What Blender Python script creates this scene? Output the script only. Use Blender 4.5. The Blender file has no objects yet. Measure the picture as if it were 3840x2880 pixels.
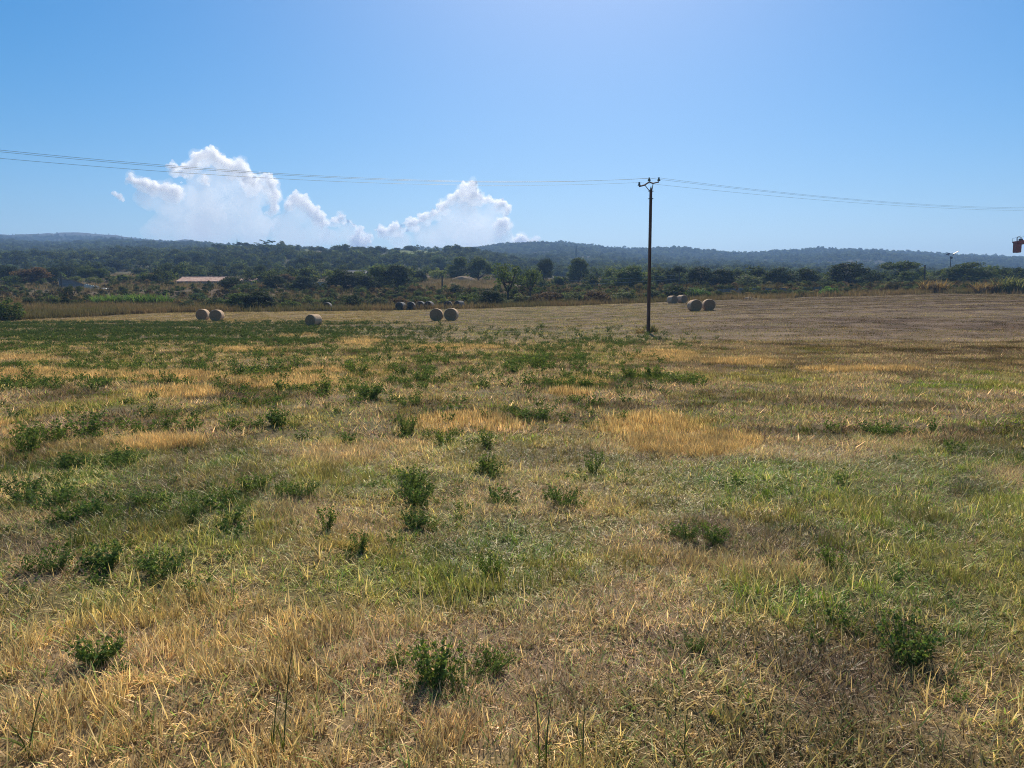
import bpy, math, random
import numpy as np
from mathutils import Vector

R = math.radians
S = bpy.context.scene
C = S.collection
rng = np.random.default_rng(7)
random.seed(7)

# ------------------------------------------------------------------ camera
F = 2800.0                       # focal length in pixels of a 3840 x 2880 frame
EYE = 1.6
PITCH = math.atan((1440 - 1149) / F)
cp, sp = math.cos(PITCH), math.sin(PITCH)
cam_d = bpy.data.cameras.new('camera')
cam_d.sensor_width = 36.0
cam_d.lens = 36.0 * F / 3840
cam_d.clip_start = 0.05
cam_d.clip_end = 40000
cam = bpy.data.objects.new('camera', cam_d)
C.objects.link(cam)
cam.location = (0, 0, EYE)
cam.rotation_euler = (math.pi / 2 - PITCH, 0, 0)
S.camera = cam


def slope(px, py):
    """x per y and z per y along the line of sight through a point of the frame"""
    u = (np.asarray(px, float) - 1920) / F
    w = (1440 - np.asarray(py, float)) / F
    d = cp + w * sp
    return u / d, (w * cp - sp) / d


def at(px, py, y):
    a, b = slope(px, py)
    return Vector((float(a) * y, y, EYE + float(b) * y))


def project(x, y, z):
    dz = z - EYE
    d = y * cp - dz * sp
    w = (y * sp + dz * cp) / d
    return 1920 + F * x / d, 1440 - F * w


# ------------------------------------------------------------------ noise
def hash2(i, j, seed):
    h = (i.astype(np.int64) * 374761393 + j.astype(np.int64) * 668265263 + seed * 1442695041) & 0x7fffffff
    h = ((h ^ (h >> 13)) * 1274126177) & 0x7fffffff
    return ((h ^ (h >> 16)) & 0xffffff) / float(0xffffff)


def vnoise(x, y, seed=0):
    x = np.asarray(x, float); y = np.asarray(y, float)
    i = np.floor(x); j = np.floor(y)
    fx = x - i; fy = y - j
    fx = fx * fx * (3 - 2 * fx); fy = fy * fy * (3 - 2 * fy)
    a = hash2(i, j, seed); b = hash2(i + 1, j, seed)
    c = hash2(i, j + 1, seed); d = hash2(i + 1, j + 1, seed)
    return (a * (1 - fx) + b * fx) * (1 - fy) + (c * (1 - fx) + d * fx) * fy


def fbm(x, y, seed=0, oct=4):
    s = 0.0; a = 0.5; t = 0.0
    for k in range(oct):
        s = s + a * vnoise(x * 2 ** k + 17.3 * k, y * 2 ** k - 9.1 * k, seed + k)
        t += a; a *= 0.5
    return s / t


def sstep(a, b, v):
    t = np.clip((v - a) / (b - a), 0, 1)
    return t * t * (3 - 2 * t)


# ------------------------------------------------------------------ terrain
COL = np.array([-900, 0, 270, 700, 1000, 1400, 1700, 2100, 2450, 2850, 3100, 3500, 3840, 4700], float)
EDGE_Y = np.interp(COL, [-900, 0, 700, 1400, 2000, 2600, 3200, 3840, 4700], [76, 78, 98, 104, 108, 116, 124, 130, 134])
EDGE_P = np.interp(COL, [-900, 0, 700, 1000, 1500, 2000, 2400, 2700, 3150, 3500, 3840, 4700],
                   [1212, 1206, 1172, 1170, 1165, 1152, 1138, 1126, 1112, 1102, 1100, 1096])


def z_of(py, y):
    return EYE + slope(1920, py)[1] * y


ROWS = []   # per column: list of (y, z)
far = {
    #        -900   0    270   700  1000  1400  1700  2100  2450  2850  3100  3500  3840  4700
    'a':   [1164, 1160, 1156, 1150, 1150, 1153, 1148, 1136, 1122, 1108, 1100, 1092, 1090, 1086],   # edge + 20
    150:   [1108, 1105, 1103, 1100, 1104, 1110, 1106, 1104, 1094, 1088, 1086, 1082, 1080, 1078],
    185:   [1078, 1076, 1074, 1068, 1074, 1080, 1076, 1086, 1078, 1076, 1074, 1072, 1070, 1068],
    260:   [1052, 1050, 1046, 1036, 1040, 1046, 1046, 1062, 1060, 1060, 1060, 1060, 1060, 1058],
    400:   [1002, 1000, 996, 990, 992, 1006, 1018, 1035, 1040, 1044, 1046, 1050, 1052, 1052],
    650:   [962, 962, 962, 955, 942, 947, 950, 1005, 1018, 1024, 1026, 1032, 1036, 1040],
    1000:  [930, 932, 932, 935, 948, 962, 965, 962, 985, 994, 994, 1002, 1006, 1012],
    1600:  [908, 908, 912, 924, 950, 966, 944, 918, 952, 958, 948, 963, 975, 990],
    2600:  [880, 889, 884, 909, 928, 974, 970, 945, 965, 975, 970, 980, 990, 1000],
    3400:  [930, 930, 930, 935, 945, 980, 985, 985, 990, 995, 1000, 1000, 1010, 1020],
}
near = {30: [0] * 14,
        55: np.interp(COL, [0, 700, 1400, 2000, 2600, 3200, 3840], [0, .1, .15, .3, .7, .9, 1.0]),
        72: np.interp(COL, [0, 700, 1400, 2000, 2600, 3200, 3840], [0.02, .1, .22, .55, 1.05, 1.5, 1.8])}
for k in range(14):
    L = [(0.0, 0.0), (30, 0.0), (55, float(near[55][k]) * .8), (72, float(near[72][k]))]
    L.append((float(EDGE_Y[k]), float(z_of(EDGE_P[k], EDGE_Y[k]))))
    L.append((float(EDGE_Y[k]) + 20, float(z_of(far['a'][k], EDGE_Y[k] + 20))))
    for yy in (150, 185, 260, 400, 650, 1000, 1600, 2600, 3400):
        y2 = max(yy, EDGE_Y[k] + 21 + (yy - 150) * .1)
        L.append((float(y2), float(z_of(far[yy][k], y2))))
    L.append((5200.0, 30.0)); L.append((30000.0, 0.0))
    ROWS.append(L)
ROWY = np.array([[p[0] for p in L] for L in ROWS])
ROWZ = np.array([[p[1] for p in L] for L in ROWS])


def pchip(xq, xs, ys):
    h = np.diff(xs); d = np.diff(ys) / h
    m = np.zeros(len(xs))
    for i in range(1, len(xs) - 1):
        if d[i - 1] * d[i] > 0:
            w1 = 2 * h[i] + h[i - 1]; w2 = h[i] + 2 * h[i - 1]
            m[i] = (w1 + w2) / (w1 / d[i - 1] + w2 / d[i])
    m[0] = d[0]; m[-1] = d[-1]
    k = np.clip(np.searchsorted(xs, xq) - 1, 0, len(xs) - 2)
    t = (xq - xs[k]) / h[k]
    return ((1 + 2 * t) * (1 - t) ** 2 * ys[k] + t * (1 - t) ** 2 * h[k] * m[k]
            + t * t * (3 - 2 * t) * ys[k + 1] + t * t * (t - 1) * h[k] * m[k + 1])


LUTY = np.concatenate([np.linspace(0, 300, 601), np.geomspace(302, 30000, 500)])
LUT = np.array([pchip(LUTY, ROWY[k], ROWZ[k]) for k in range(14)])      # 14 x n
# rows of the table are columns of the view; x per y of each
LUTT = (COL - 1920) / F / cp


def edge_dist(t):
    return np.interp(t, LUTT, EDGE_Y)


def ground_z(x, y):
    x = np.asarray(x, float); y = np.asarray(y, float)
    yy = np.maximum(y, 0.5)
    t = np.clip(x / yy, LUTT[0], LUTT[-1])
    k = np.clip(np.searchsorted(LUTT, t) - 1, 0, 12)
    ft = (t - LUTT[k]) / (LUTT[k + 1] - LUTT[k])
    ft = ft * ft * (3 - 2 * ft) * .6 + ft * .4
    iy = np.interp(yy, LUTY, np.arange(len(LUTY)))
    j = np.clip(iy.astype(int), 0, len(LUTY) - 2); fy = iy - j
    a = LUT[k, j] * (1 - fy) + LUT[k, j + 1] * fy
    b = LUT[k + 1, j] * (1 - fy) + LUT[k + 1, j + 1] * fy
    z = a * (1 - ft) + b * ft
    # undulation of the field and roughness of the slopes
    z = z + (fbm(x * .35, y * .35, 3, 3) - .5) * .16 * sstep(300, 60, y) + (fbm(x * 2.1, y * 2.1, 9, 2) - .5) * .05 * sstep(70, 20, y)
    z = z - .10 * np.exp(-((x + 16) ** 2 + (y - 56) ** 2) / 300.0)          # a shallow hollow
    h = sstep(150, 260, y)
    z = z + h * (fbm(x / 40, y / 40, 21, 3) - .5) * np.minimum(y * .012, 8)
    z = z + sstep(600, 1500, y) * (fbm(x / 170, y / 170, 25, 3) - .5) * 24
    return z


def hit(px, py, y0=2.0, y1=400.0):
    """where the line of sight through a frame point meets the ground"""
    a, b = slope(px, py)
    ys = np.concatenate([np.linspace(y0, 60, 1200), np.linspace(60.05, y1, 3000)])
    d = EYE + float(b) * ys - ground_z(float(a) * ys, ys)
    i = np.argmax(d < 0) if (d < 0).any() else len(ys) - 1
    y = ys[i]
    return Vector((float(a) * y, y, float(ground_z(np.array([float(a) * y]), np.array([y]))[0])))


# ------------------------------------------------------------------ what grows where (ground cover)
def ell(px, py, boxes, soft=.35):
    v = np.zeros_like(px)
    for (x0, x1, y0, y1) in boxes:
        cx, cy = (x0 + x1) / 2, (y0 + y1) / 2
        d = np.sqrt(((px - cx) / ((x1 - x0) / 2)) ** 2 + ((py - cy) / ((y1 - y0) / 2)) ** 2)
        v = np.maximum(v, sstep(1 + soft, 1 - soft, d))
    return v


K = 3840 / 2212
GOLD = [tuple(q * K for q in b) for b in [
    (-60, 240, 796, 826), (180, 500, 800, 822), (470, 740, 808, 838), (295, 470, 836, 862), (610, 745, 793, 808),
    (1200, 1330, 820, 834), (1350, 1510, 758, 779), (1500, 1700, 771, 788), (1730, 2000, 789, 806),
    (900, 1120, 890, 938), (1275, 1560, 894, 950), (1340, 1640, 925, 982), (235, 430, 932, 976), (-40, 40, 905, 940),
    (720, 830, 728, 748), (600, 700, 720, 732), (880, 1080, 745, 758), (460, 640, 752, 766),
    (1180, 1280, 842, 856), (-50, 130, 768, 782)]]
LIME = [tuple(q * K for q in b) for b in [
    (1440, 1640, 706, 724), (1600, 1800, 698, 712), (1690, 1860, 752, 778), (2010, 2230, 812, 838), (1850, 2230, 834, 856),
    (1540, 1800, 800, 850), (900, 1260, 835, 862), (1540, 1720, 1005, 1050), (380, 560, 985, 1030), (300, 520, 1040, 1100),
    (980, 1120, 1140, 1190), (760, 1000, 1180, 1330), (1250, 1420, 1060, 1150), (1850, 2000, 1210, 1270), (430, 860, 885, 960), (20, 420, 1015, 1075), (480, 900, 985, 1060), (830, 1160, 955, 1010),
    (180, 520, 1150, 1260), (1120, 1700, 985, 1110), (620, 1120, 1200, 1330), (1000, 1300, 1290, 1370), (1500, 1900, 1240, 1330), (60, 300, 1240, 1330)]]
BARE = [tuple(q * K for q in b) for b in [
    (290, 560, 905, 950), (560, 700, 1060, 1130), (960, 1260, 1030, 1110), (820, 960, 815, 860), (1300, 1460, 830, 870),
    (1620, 1990, 850, 880), (1780, 1960, 905, 945), (-20, 120, 1150, 1260), (680, 800, 1110, 1150), (1620, 1960, 1400, 1500),
    (1300, 1520, 1120, 1200), (60, 330, 1380, 1450), (760, 1160, 1380, 1560), (740, 860, 880, 960), (1960, 2120, 920, 960),
    (1000, 1180, 800, 830), (640, 760, 850, 880), (1240, 1420, 1240, 1330)]]


def cover(x, y, z):
    """weights of what covers the field at each point"""
    px, py = project(x, np.maximum(y, 1.5), z)
    n1 = fbm(x * .30, y * .30, 31, 4); n2 = fbm(x * .9, y * .9, 37, 3); n3 = fbm(x * .11, y * .11, 41, 3)
    n4 = fbm(x * .05 , y * .22, 43, 4)
    wob = (n2 - .5) * 90 + (n1 - .5) * 110
    wx = px + wob * np.clip(12 / np.maximum(y, 6), .3, 1.6); wy = py + wob * .25 * np.clip(14 / np.maximum(y, 4), .15, 2.0)
    inside = sstep(2, -1, y - edge_dist(x / np.maximum(y, 1)))
    n5 = fbm(x * 1.6, y * 1.6, 47, 3)
    gold = ell(wx, wy, GOLD, .55)
    gold = sstep(.30, .80, gold * (.22 + 1.55 * n5)) * (.75 + .5 * (n2 - .3))
    gold = np.maximum(gold, sstep(.62, .70, fbm(x * .6, y * .6, 33, 3)) * .25 * sstep(1250, 1400, py))
    # stubble strip along the far edge
    strip = sstep(1218, 1200, py) * sstep(1750, 1300, px) * inside * (.4 + 1.0 * n1)
    gold = np.maximum(gold, strip * .45)
    gold = np.maximum(gold, sstep(2350, 2700, py) * sstep(.52, .64, n1) * .12)
    lime = ell(wx, wy, LIME, .7) * np.clip(.15 + 1.0 * (n2 - .2), 0, 1)
    bare = np.maximum(ell(wx, wy, BARE, .6) * .9, sstep(.53, .63, fbm(x * .6, y * .6, 51, 4)) * .85)
    right = sstep(2250, 2900, px + (n3 - .5) * 900)
    farr = right * sstep(1410, 1330, py + (n1 - .5) * 60)
    brown = farr * (.60 + .5 * sstep(.35, .6, n4))
    pale = farr * sstep(.56, .68, fbm(x * .035 + 5, y * .42, 57, 3)) * .9
    brown = brown * (1 - .85 * pale); bare = np.maximum(bare, pale * .8)
    # alfalfa
    strip2 = sstep(1203, 1213, py) * sstep(1290, 1268, py - (n1 - .5) * 30) * sstep(1620, 1150, px + (n3 - .5) * 500)
    alf = strip2 * (.08 + .70 * sstep(.38, .50, fbm(x * .12, y * .45, 61, 3)))
    mid = sstep(1215, 1240, py) * sstep(1720, 1560, py) * sstep(2750, 2200, px + (n3 - .5) * 700)
    alf = np.maximum(alf, mid * (.15 + .48 * sstep(.49, .60, fbm(x * 1.5, y * 1.5, 67, 3) * .65 + n1 * .35)))
    fore = sstep(1640, 1720, py) * sstep(2850, 2300, py) * (.22 + .78 * sstep(1900, 500, px))
    alf = np.maximum(alf, fore * (.09 + .65 * sstep(.53, .62, n2)))
    green = .50 + 1.3 * (n1 - .5) + 1.1 * (n2 - .5)
    green = green + .38 * sstep(1690, 1800, py) * sstep(2500, 2250, py) + .28 * right * sstep(1380, 1420, py) * sstep(2350, 2000, py) + .10 * sstep(1700, 2000, py) - .05 * sstep(2450, 2750, py)
    green = green - .18 * sstep(1500, 1280, py) - .4 * gold
    dark = np.clip(sstep(.53, .63, fbm(x * .75, y * .75, 63, 4)) * (1 - gold) * (1 - lime), 0, 1)
    green = .5 + (green - .5) * 1.35
    return dict(dark=dark, px=px, py=py, gold=np.clip(gold, 0, 1), lime=np.clip(lime, 0, 1), bare=np.clip(bare * (1 - gold) * (1 - lime * .7), 0, 1),
                brown=np.clip(brown, 0, 1), alf=np.clip(alf * inside * (1 - .6 * gold), 0, 1), green=np.clip(green, 0, 1), inside=inside, n1=n1, n2=n2)


def mixc(a, b, w):
    w = np.asarray(w)[:, None]
    return a * (1 - w) + np.asarray(b)[None, :] * w


CG = dict(gold=(.64, .465, .225), straw=(.545, .43, .21), olive=(.315, .285, .060), green=(.170, .265, .042), lime=(.25, .33, .062),
          brown=(.145, .080, .042), litter=(.60, .45, .325), shaded_soil=(.095, .062, .044), alf=(.060, .115, .036))


def cover_colour(c, rnd):
    n = len(rnd)
    a = np.tile(np.array(CG['straw']), (n, 1))
    a = mixc(a, CG['olive'], np.clip(c['green'] * 1.25, 0, 1))
    a = mixc(a, CG['green'], sstep(.55, .95, c['green'] + (rnd - .5) * .5) * .8)
    a = mixc(a, CG['lime'], c['lime'] * .85)
    a = mixc(a, CG['brown'], c['brown'] * .92)
    a = mixc(a, CG['litter'], c['bare'] * .8)
    a = mixc(a, CG['gold'], c['gold'] * .95)
    return a * (1 - .45 * c['dark'][:, None])


# ------------------------------------------------------------------ materials
def new_mat(name):
    m = bpy.data.materials.new(name); m.use_nodes = True
    nt = m.node_tree; nt.nodes.clear()
    out = nt.nodes.new('ShaderNodeOutputMaterial')
    return m, nt, nt.nodes, nt.links, out


def N(nt, t, **kw):
    n = nt.nodes.new(t)
    for k, v in kw.items():
        setattr(n, k, v)
    return n


def mul_col(nt, a, b, fac=1.0, mode='MULTIPLY'):
    m = N(nt, 'ShaderNodeMix', data_type='RGBA', blend_type=mode)
    m.inputs[0].default_value = fac
    for s, v in ((6, a), (7, b)):
        if isinstance(v, tuple): m.inputs[s].default_value = v
        else: nt.links.new(v, m.inputs[s])
    return m.outputs[2]


def leaf_material(name, source, transl=.4, rough=.55, spec=.25, tcol=(1.25, 1.15, .55, 1)):
    """thin leaves and blades: a tint (of the object or of the instance) times a per-leaf variation"""
    m, nt, nd, ln, out = new_mat(name)
    if source == 'object':
        tint = N(nt, 'ShaderNodeObjectInfo').outputs['Color']
    else:
        a = N(nt, 'ShaderNodeAttribute', attribute_type='INSTANCER', attribute_name='tint'); tint = a.outputs['Color']
    v = N(nt, 'ShaderNodeAttribute', attribute_type='GEOMETRY', attribute_name='vary')
    col = mul_col(nt, tint, v.outputs['Color'])
    p = N(nt, 'ShaderNodeBsdfPrincipled')
    p.inputs['Roughness'].default_value = rough
    p.inputs['Specular IOR Level'].default_value = spec
    ln.new(col, p.inputs['Base Color'])
    t = N(nt, 'ShaderNodeBsdfTranslucent')
    ln.new(mul_col(nt, col, tcol), t.inputs['Color'])
    mx = N(nt, 'ShaderNodeMixShader'); mx.inputs[0].default_value = transl
    ln.new(p.outputs[0], mx.inputs[1]); ln.new(t.outputs[0], mx.inputs[2])
    ln.new(mx.outputs[0], out.inputs[0])
    return m


M_LEAF = leaf_material('foliage', 'object', .42, .7, .06)
M_LEAF_I = leaf_material('foliage_of_mass', 'instance', .42, .8, .0)
M_BLADE = leaf_material('grass_blades', 'instance', .36, .45, .25, (1.05, 1.05, .82, 1))
M_BLADE_FAR = leaf_material('distant_grass_blades', 'instance', .36, .8, .0, (1.05, 1.05, .82, 1))


def plain(name, col, rough=.8, scale=8.0, amount=.35, metallic=0.0, bump=.0, stretch=(1, 1, 1), coords='Object', spec=.3):
    m, nt, nd, ln, out = new_mat(name)
    tc = N(nt, 'ShaderNodeTexCoord'); mp = N(nt, 'ShaderNodeMapping'); mp.inputs['Scale'].default_value = stretch
    ln.new(tc.outputs[coords], mp.inputs[0])
    nz = N(nt, 'ShaderNodeTexNoise'); nz.inputs['Scale'].default_value = scale; nz.inputs['Detail'].default_value = 6
    ln.new(mp.outputs[0], nz.inputs['Vector'])
    rp = N(nt, 'ShaderNodeValToRGB')
    rp.color_ramp.elements[0].position = .3; rp.color_ramp.elements[1].position = .7
    rp.color_ramp.elements[0].color = tuple(c * (1 - amount) for c in col) + (1,)
    rp.color_ramp.elements[1].color = tuple(min(1, c * (1 + amount)) for c in col) + (1,)
    ln.new(nz.outputs[0], rp.inputs[0])
    p = N(nt, 'ShaderNodeBsdfPrincipled'); p.inputs['Roughness'].default_value = rough; p.inputs['Metallic'].default_value = metallic
    p.inputs['Specular IOR Level'].default_value = spec
    ln.new(rp.outputs[0], p.inputs['Base Color'])
    if bump:
        b = N(nt, 'ShaderNodeBump'); b.inputs['Strength'].default_value = bump; b.inputs['Distance'].default_value = .05
        ln.new(nz.outputs[0], b.inputs['Height']); ln.new(b.outputs[0], p.inputs['Normal'])
    ln.new(p.outputs[0], out.inputs[0])
    return m


M_BARK = plain('bark', (.075, .055, .04), .9, 12, .4, stretch=(1, 1, .25))
M_RUST = plain('rusty_steel', (.16, .088, .066), .75, 9, .45, stretch=(1, 1, .2))
M_IRON = plain('galvanised_iron', (.09, .095, .10), .55, 14, .3, metallic=.4)
M_GLASSY = plain('insulator_glass', (.06, .11, .09), .12, 10, .2, spec=.8)
M_CABLE = plain('cable', (.20, .24, .25), .5, 10, .15)
M_WOODPOLE = plain('weathered_pole', (.10, .085, .07), .9, 10, .35, stretch=(1, 1, .15))
M_CONCRETE = plain('concrete', (.32, .30, .28), .9, 6, .25)
M_WALLGREY = plain('rendered_grey_wall', (.25, .23, .235), .9, 2.2, .25, bump=.2)
M_WALLPALE = plain('rendered_pale_wall', (.40, .33, .29), .9, 2.0, .22, bump=.2)
M_ROOFGREY = plain('grey_roofing', (.26, .25, .25), .8, 4, .25)
M_SHEET = plain('pale_blue_panel', (.34, .40, .46), .5, 3, .18)
M_DARKGLASS = plain('dark_glass', (.03, .035, .04), .1, 5, .2, spec=.6)
M_WHITE = plain('white_paint', (.72, .72, .70), .5, 6, .1)
M_ORANGE = plain('faded_orange_paint', (.42, .085, .045), .55, 3, .3)
M_STONE = plain('dry_stone', (.20, .18, .165), .95, 3, .45, bump=.5)
M_RUBBLE = plain('pale_rubble', (.62, .58, .52), .9, 5, .25, bump=.4)
M_PANEL = plain('solar_panel', (.03, .04, .07), .2, 8, .2, spec=.6)


def roof_tiles():
    m, nt, nd, ln, out = new_mat('clay_roof_tiles')
    tc = N(nt, 'ShaderNodeTexCoord')
    w = N(nt, 'ShaderNodeTexNoise'); w.inputs['Scale'].default_value = 1.4; w.inputs['Detail'].default_value = 8
    ln.new(tc.outputs['Object'], w.inputs['Vector'])
    r = N(nt, 'ShaderNodeValToRGB')
    r.color_ramp.elements[0].position = .35; r.color_ramp.elements[0].color = (.30, .15, .11, 1)
    r.color_ramp.elements[1].position = .65; r.color_ramp.elements[1].color = (.52, .36, .29, 1)
    ln.new(w.outputs[0], r.inputs[0])
    p = N(nt, 'ShaderNodeBsdfPrincipled'); p.inputs['Roughness'].default_value = .85
    ln.new(r.outputs[0], p.inputs['Base Color']); ln.new(p.outputs[0], out.inputs[0])
    return m


M_TILES = roof_tiles()


def straw_material(name, side, ca, cb):
    """baled straw: wound layers on the round side, a spiral of packed stems on the ends"""
    m, nt, nd, ln, out = new_mat(name)
    tc = N(nt, 'ShaderNodeTexCoord')
    mp = N(nt, 'ShaderNodeMapping')
    mp.inputs['Scale'].default_value = (1, 9, 1) if side else (1, 1, 1)
    ln.new(tc.outputs['Object'], mp.inputs[0])
    n = N(nt, 'ShaderNodeTexNoise'); n.inputs['Scale'].default_value = 6 if side else 16; n.inputs['Detail'].default_value = 9; n.inputs['Roughness'].default_value = .7
    ln.new(mp.outputs[0], n.inputs['Vector'])
    h = n.outputs[0]
    if not side:
        w = N(nt, 'ShaderNodeTexWave', wave_type='RINGS', rings_direction='Y')
        w.inputs['Scale'].default_value = 4.2; w.inputs['Distortion'].default_value = 3.2; w.inputs['Detail'].default_value = 3
        ln.new(tc.outputs['Object'], w.inputs['Vector'])
        a = N(nt, 'ShaderNodeMath', operation='MULTIPLY_ADD'); a.inputs[1].default_value = .14; ln.new(w.outputs['Fac'], a.inputs[0]); ln.new(n.outputs[0], a.inputs[2])
        s = N(nt, 'ShaderNodeMath', operation='MULTIPLY'); s.inputs[1].default_value = .92; ln.new(a.outputs[0], s.inputs[0]); h = s.outputs[0]
    r = N(nt, 'ShaderNodeValToRGB')
    r.color_ramp.elements[0].position = .3; r.color_ramp.elements[0].color = ca + (1,)
    r.color_ramp.elements[1].position = .68; r.color_ramp.elements[1].color = cb + (1,)
    ln.new(h, r.inputs[0])
    p = N(nt, 'ShaderNodeBsdfPrincipled'); p.inputs['Roughness'].default_value = .9; p.inputs['Specular IOR Level'].default_value = .15
    b = N(nt, 'ShaderNodeBump'); b.inputs['Strength'].default_value = .7; b.inputs['Distance'].default_value = .04
    ln.new(h, b.inputs['Height']); ln.new(b.outputs[0], p.inputs['Normal'])
    ln.new(r.outputs[0], p.inputs['Base Color']); ln.new(p.outputs[0], out.inputs[0])
    return m


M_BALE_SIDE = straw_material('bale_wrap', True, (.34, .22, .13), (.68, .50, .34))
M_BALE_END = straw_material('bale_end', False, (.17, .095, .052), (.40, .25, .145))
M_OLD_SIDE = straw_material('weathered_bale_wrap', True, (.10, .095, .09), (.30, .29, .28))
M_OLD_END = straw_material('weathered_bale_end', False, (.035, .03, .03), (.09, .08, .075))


# ------------------------------------------------------------------ objects
def tag(o, label=None, cat=None, group=None, kind=None):
    if label: o['label'] = label
    if cat: o['category'] = cat
    if group: o['group'] = group
    if kind: o['kind'] = kind
    return o


def empty(name, loc, rz=0.0):
    o = bpy.data.objects.new(name, None); C.objects.link(o)
    o.location = loc; o.rotation_euler = (0, 0, rz); o.empty_display_size = .3
    return o


class MB:
    """collects shapes that become ONE mesh object"""
    def __init__(self):
        self.v = []; self.f = []; self.c = None

    def add(self, verts, faces):
        b = len(self.v)
        self.v += [tuple(p) for p in verts]; self.f += [tuple(i + b for i in q) for q in faces]
        return self

    def box(self, c, s, rz=0.0, taper=1.0):
        x, y, z = s[0] / 2, s[1] / 2, s[2] / 2
        ca, sa = math.cos(rz), math.sin(rz); P = []
        for dz, k in ((-z, 1.0), (z, taper)):
            for dx, dy in ((-x, -y), (x, -y), (x, y), (-x, y)):
                dx *= k; dy *= k
                P.append((c[0] + dx * ca - dy * sa, c[1] + dx * sa + dy * ca, c[2] + dz))
        return self.add(P, [(3, 2, 1, 0), (4, 5, 6, 7), (0, 1, 5, 4), (1, 2, 6, 5), (2, 3, 7, 6), (3, 0, 4, 7)])

    def tube(self, pts, radii, n=8, caps=True):
        pts = [Vector(p) for p in pts]
        if not hasattr(radii, '__len__'): radii = [radii] * len(pts)
        P = []
        for i, p in enumerate(pts):
            d = (pts[min(i + 1, len(pts) - 1)] - pts[max(i - 1, 0)])
            d = d.normalized() if d.length > 1e-9 else Vector((0, 0, 1))
            a = d.cross(Vector((0, 1, 0)) if abs(d.y) < .9 else Vector((1, 0, 0))).normalized(); b = d.cross(a)
            for k in range(n):
                t = 2 * math.pi * k / n
                P.append(p + (a * math.cos(t) + b * math.sin(t)) * radii[i])
        Q = [(i * n + k, i * n + (k + 1) % n, (i + 1) * n + (k + 1) % n, (i + 1) * n + k) for i in range(len(pts) - 1) for k in range(n)]
        if caps:
            Q.append(tuple(reversed(range(n)))); Q.append(tuple((len(pts) - 1) * n + k for k in range(n)))
        return self.add(P, Q)

    def lathe(self, c, prof, n=12):
        P = []
        for r, z in prof:
            for k in range(n):
                t = 2 * math.pi * k / n
                P.append((c[0] + r * math.cos(t), c[1] + r * math.sin(t), c[2] + z))
        m = len(prof)
        Q = [(i * n + k, i * n + (k + 1) % n, (i + 1) * n + (k + 1) % n, (i + 1) * n + k) for i in range(m - 1) for k in range(n)]
        Q.append(tuple(reversed(range(n)))); Q.append(tuple((m - 1) * n + k for k in range(n)))
        return self.add(P, Q)

    def mesh(self, name, smooth=False):
        me = bpy.data.meshes.new(name); me.from_pydata(self.v, [], self.f)
        if smooth: me.shade_smooth()
        return me

    def build(self, name, mat, parent=None, loc=None, smooth=False):
        me = self.mesh(name, smooth); me.materials.append(mat)
        o = bpy.data.objects.new(name, me); C.objects.link(o)
        if parent: o.parent = parent
        if loc is not None: o.location = loc
        return o


def quads_mesh(name, verts, per, vary, mat, idx=None):
    """verts (n*per,3): n faces of per corners each, with a per-corner variation colour"""
    n = len(verts) // per
    me = bpy.data.meshes.new(name)
    me.vertices.add(len(verts)); me.vertices.foreach_set('co', np.ascontiguousarray(verts, np.float32).ravel())
    me.loops.add(len(verts)); me.loops.foreach_set('vertex_index', np.arange(len(verts), dtype=np.int32))
    me.polygons.add(n)
    me.polygons.foreach_set('loop_start', np.arange(0, len(verts), per, dtype=np.int32))
    me.update(calc_edges=True)
    ca = me.attributes.new('vary', 'FLOAT_COLOR', 'POINT')
    col = np.ones((len(verts), 4), np.float32); col[:, :3] = vary
    ca.data.foreach_set('color', col.ravel())
    me.materials.append(mat)
    return me


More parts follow.
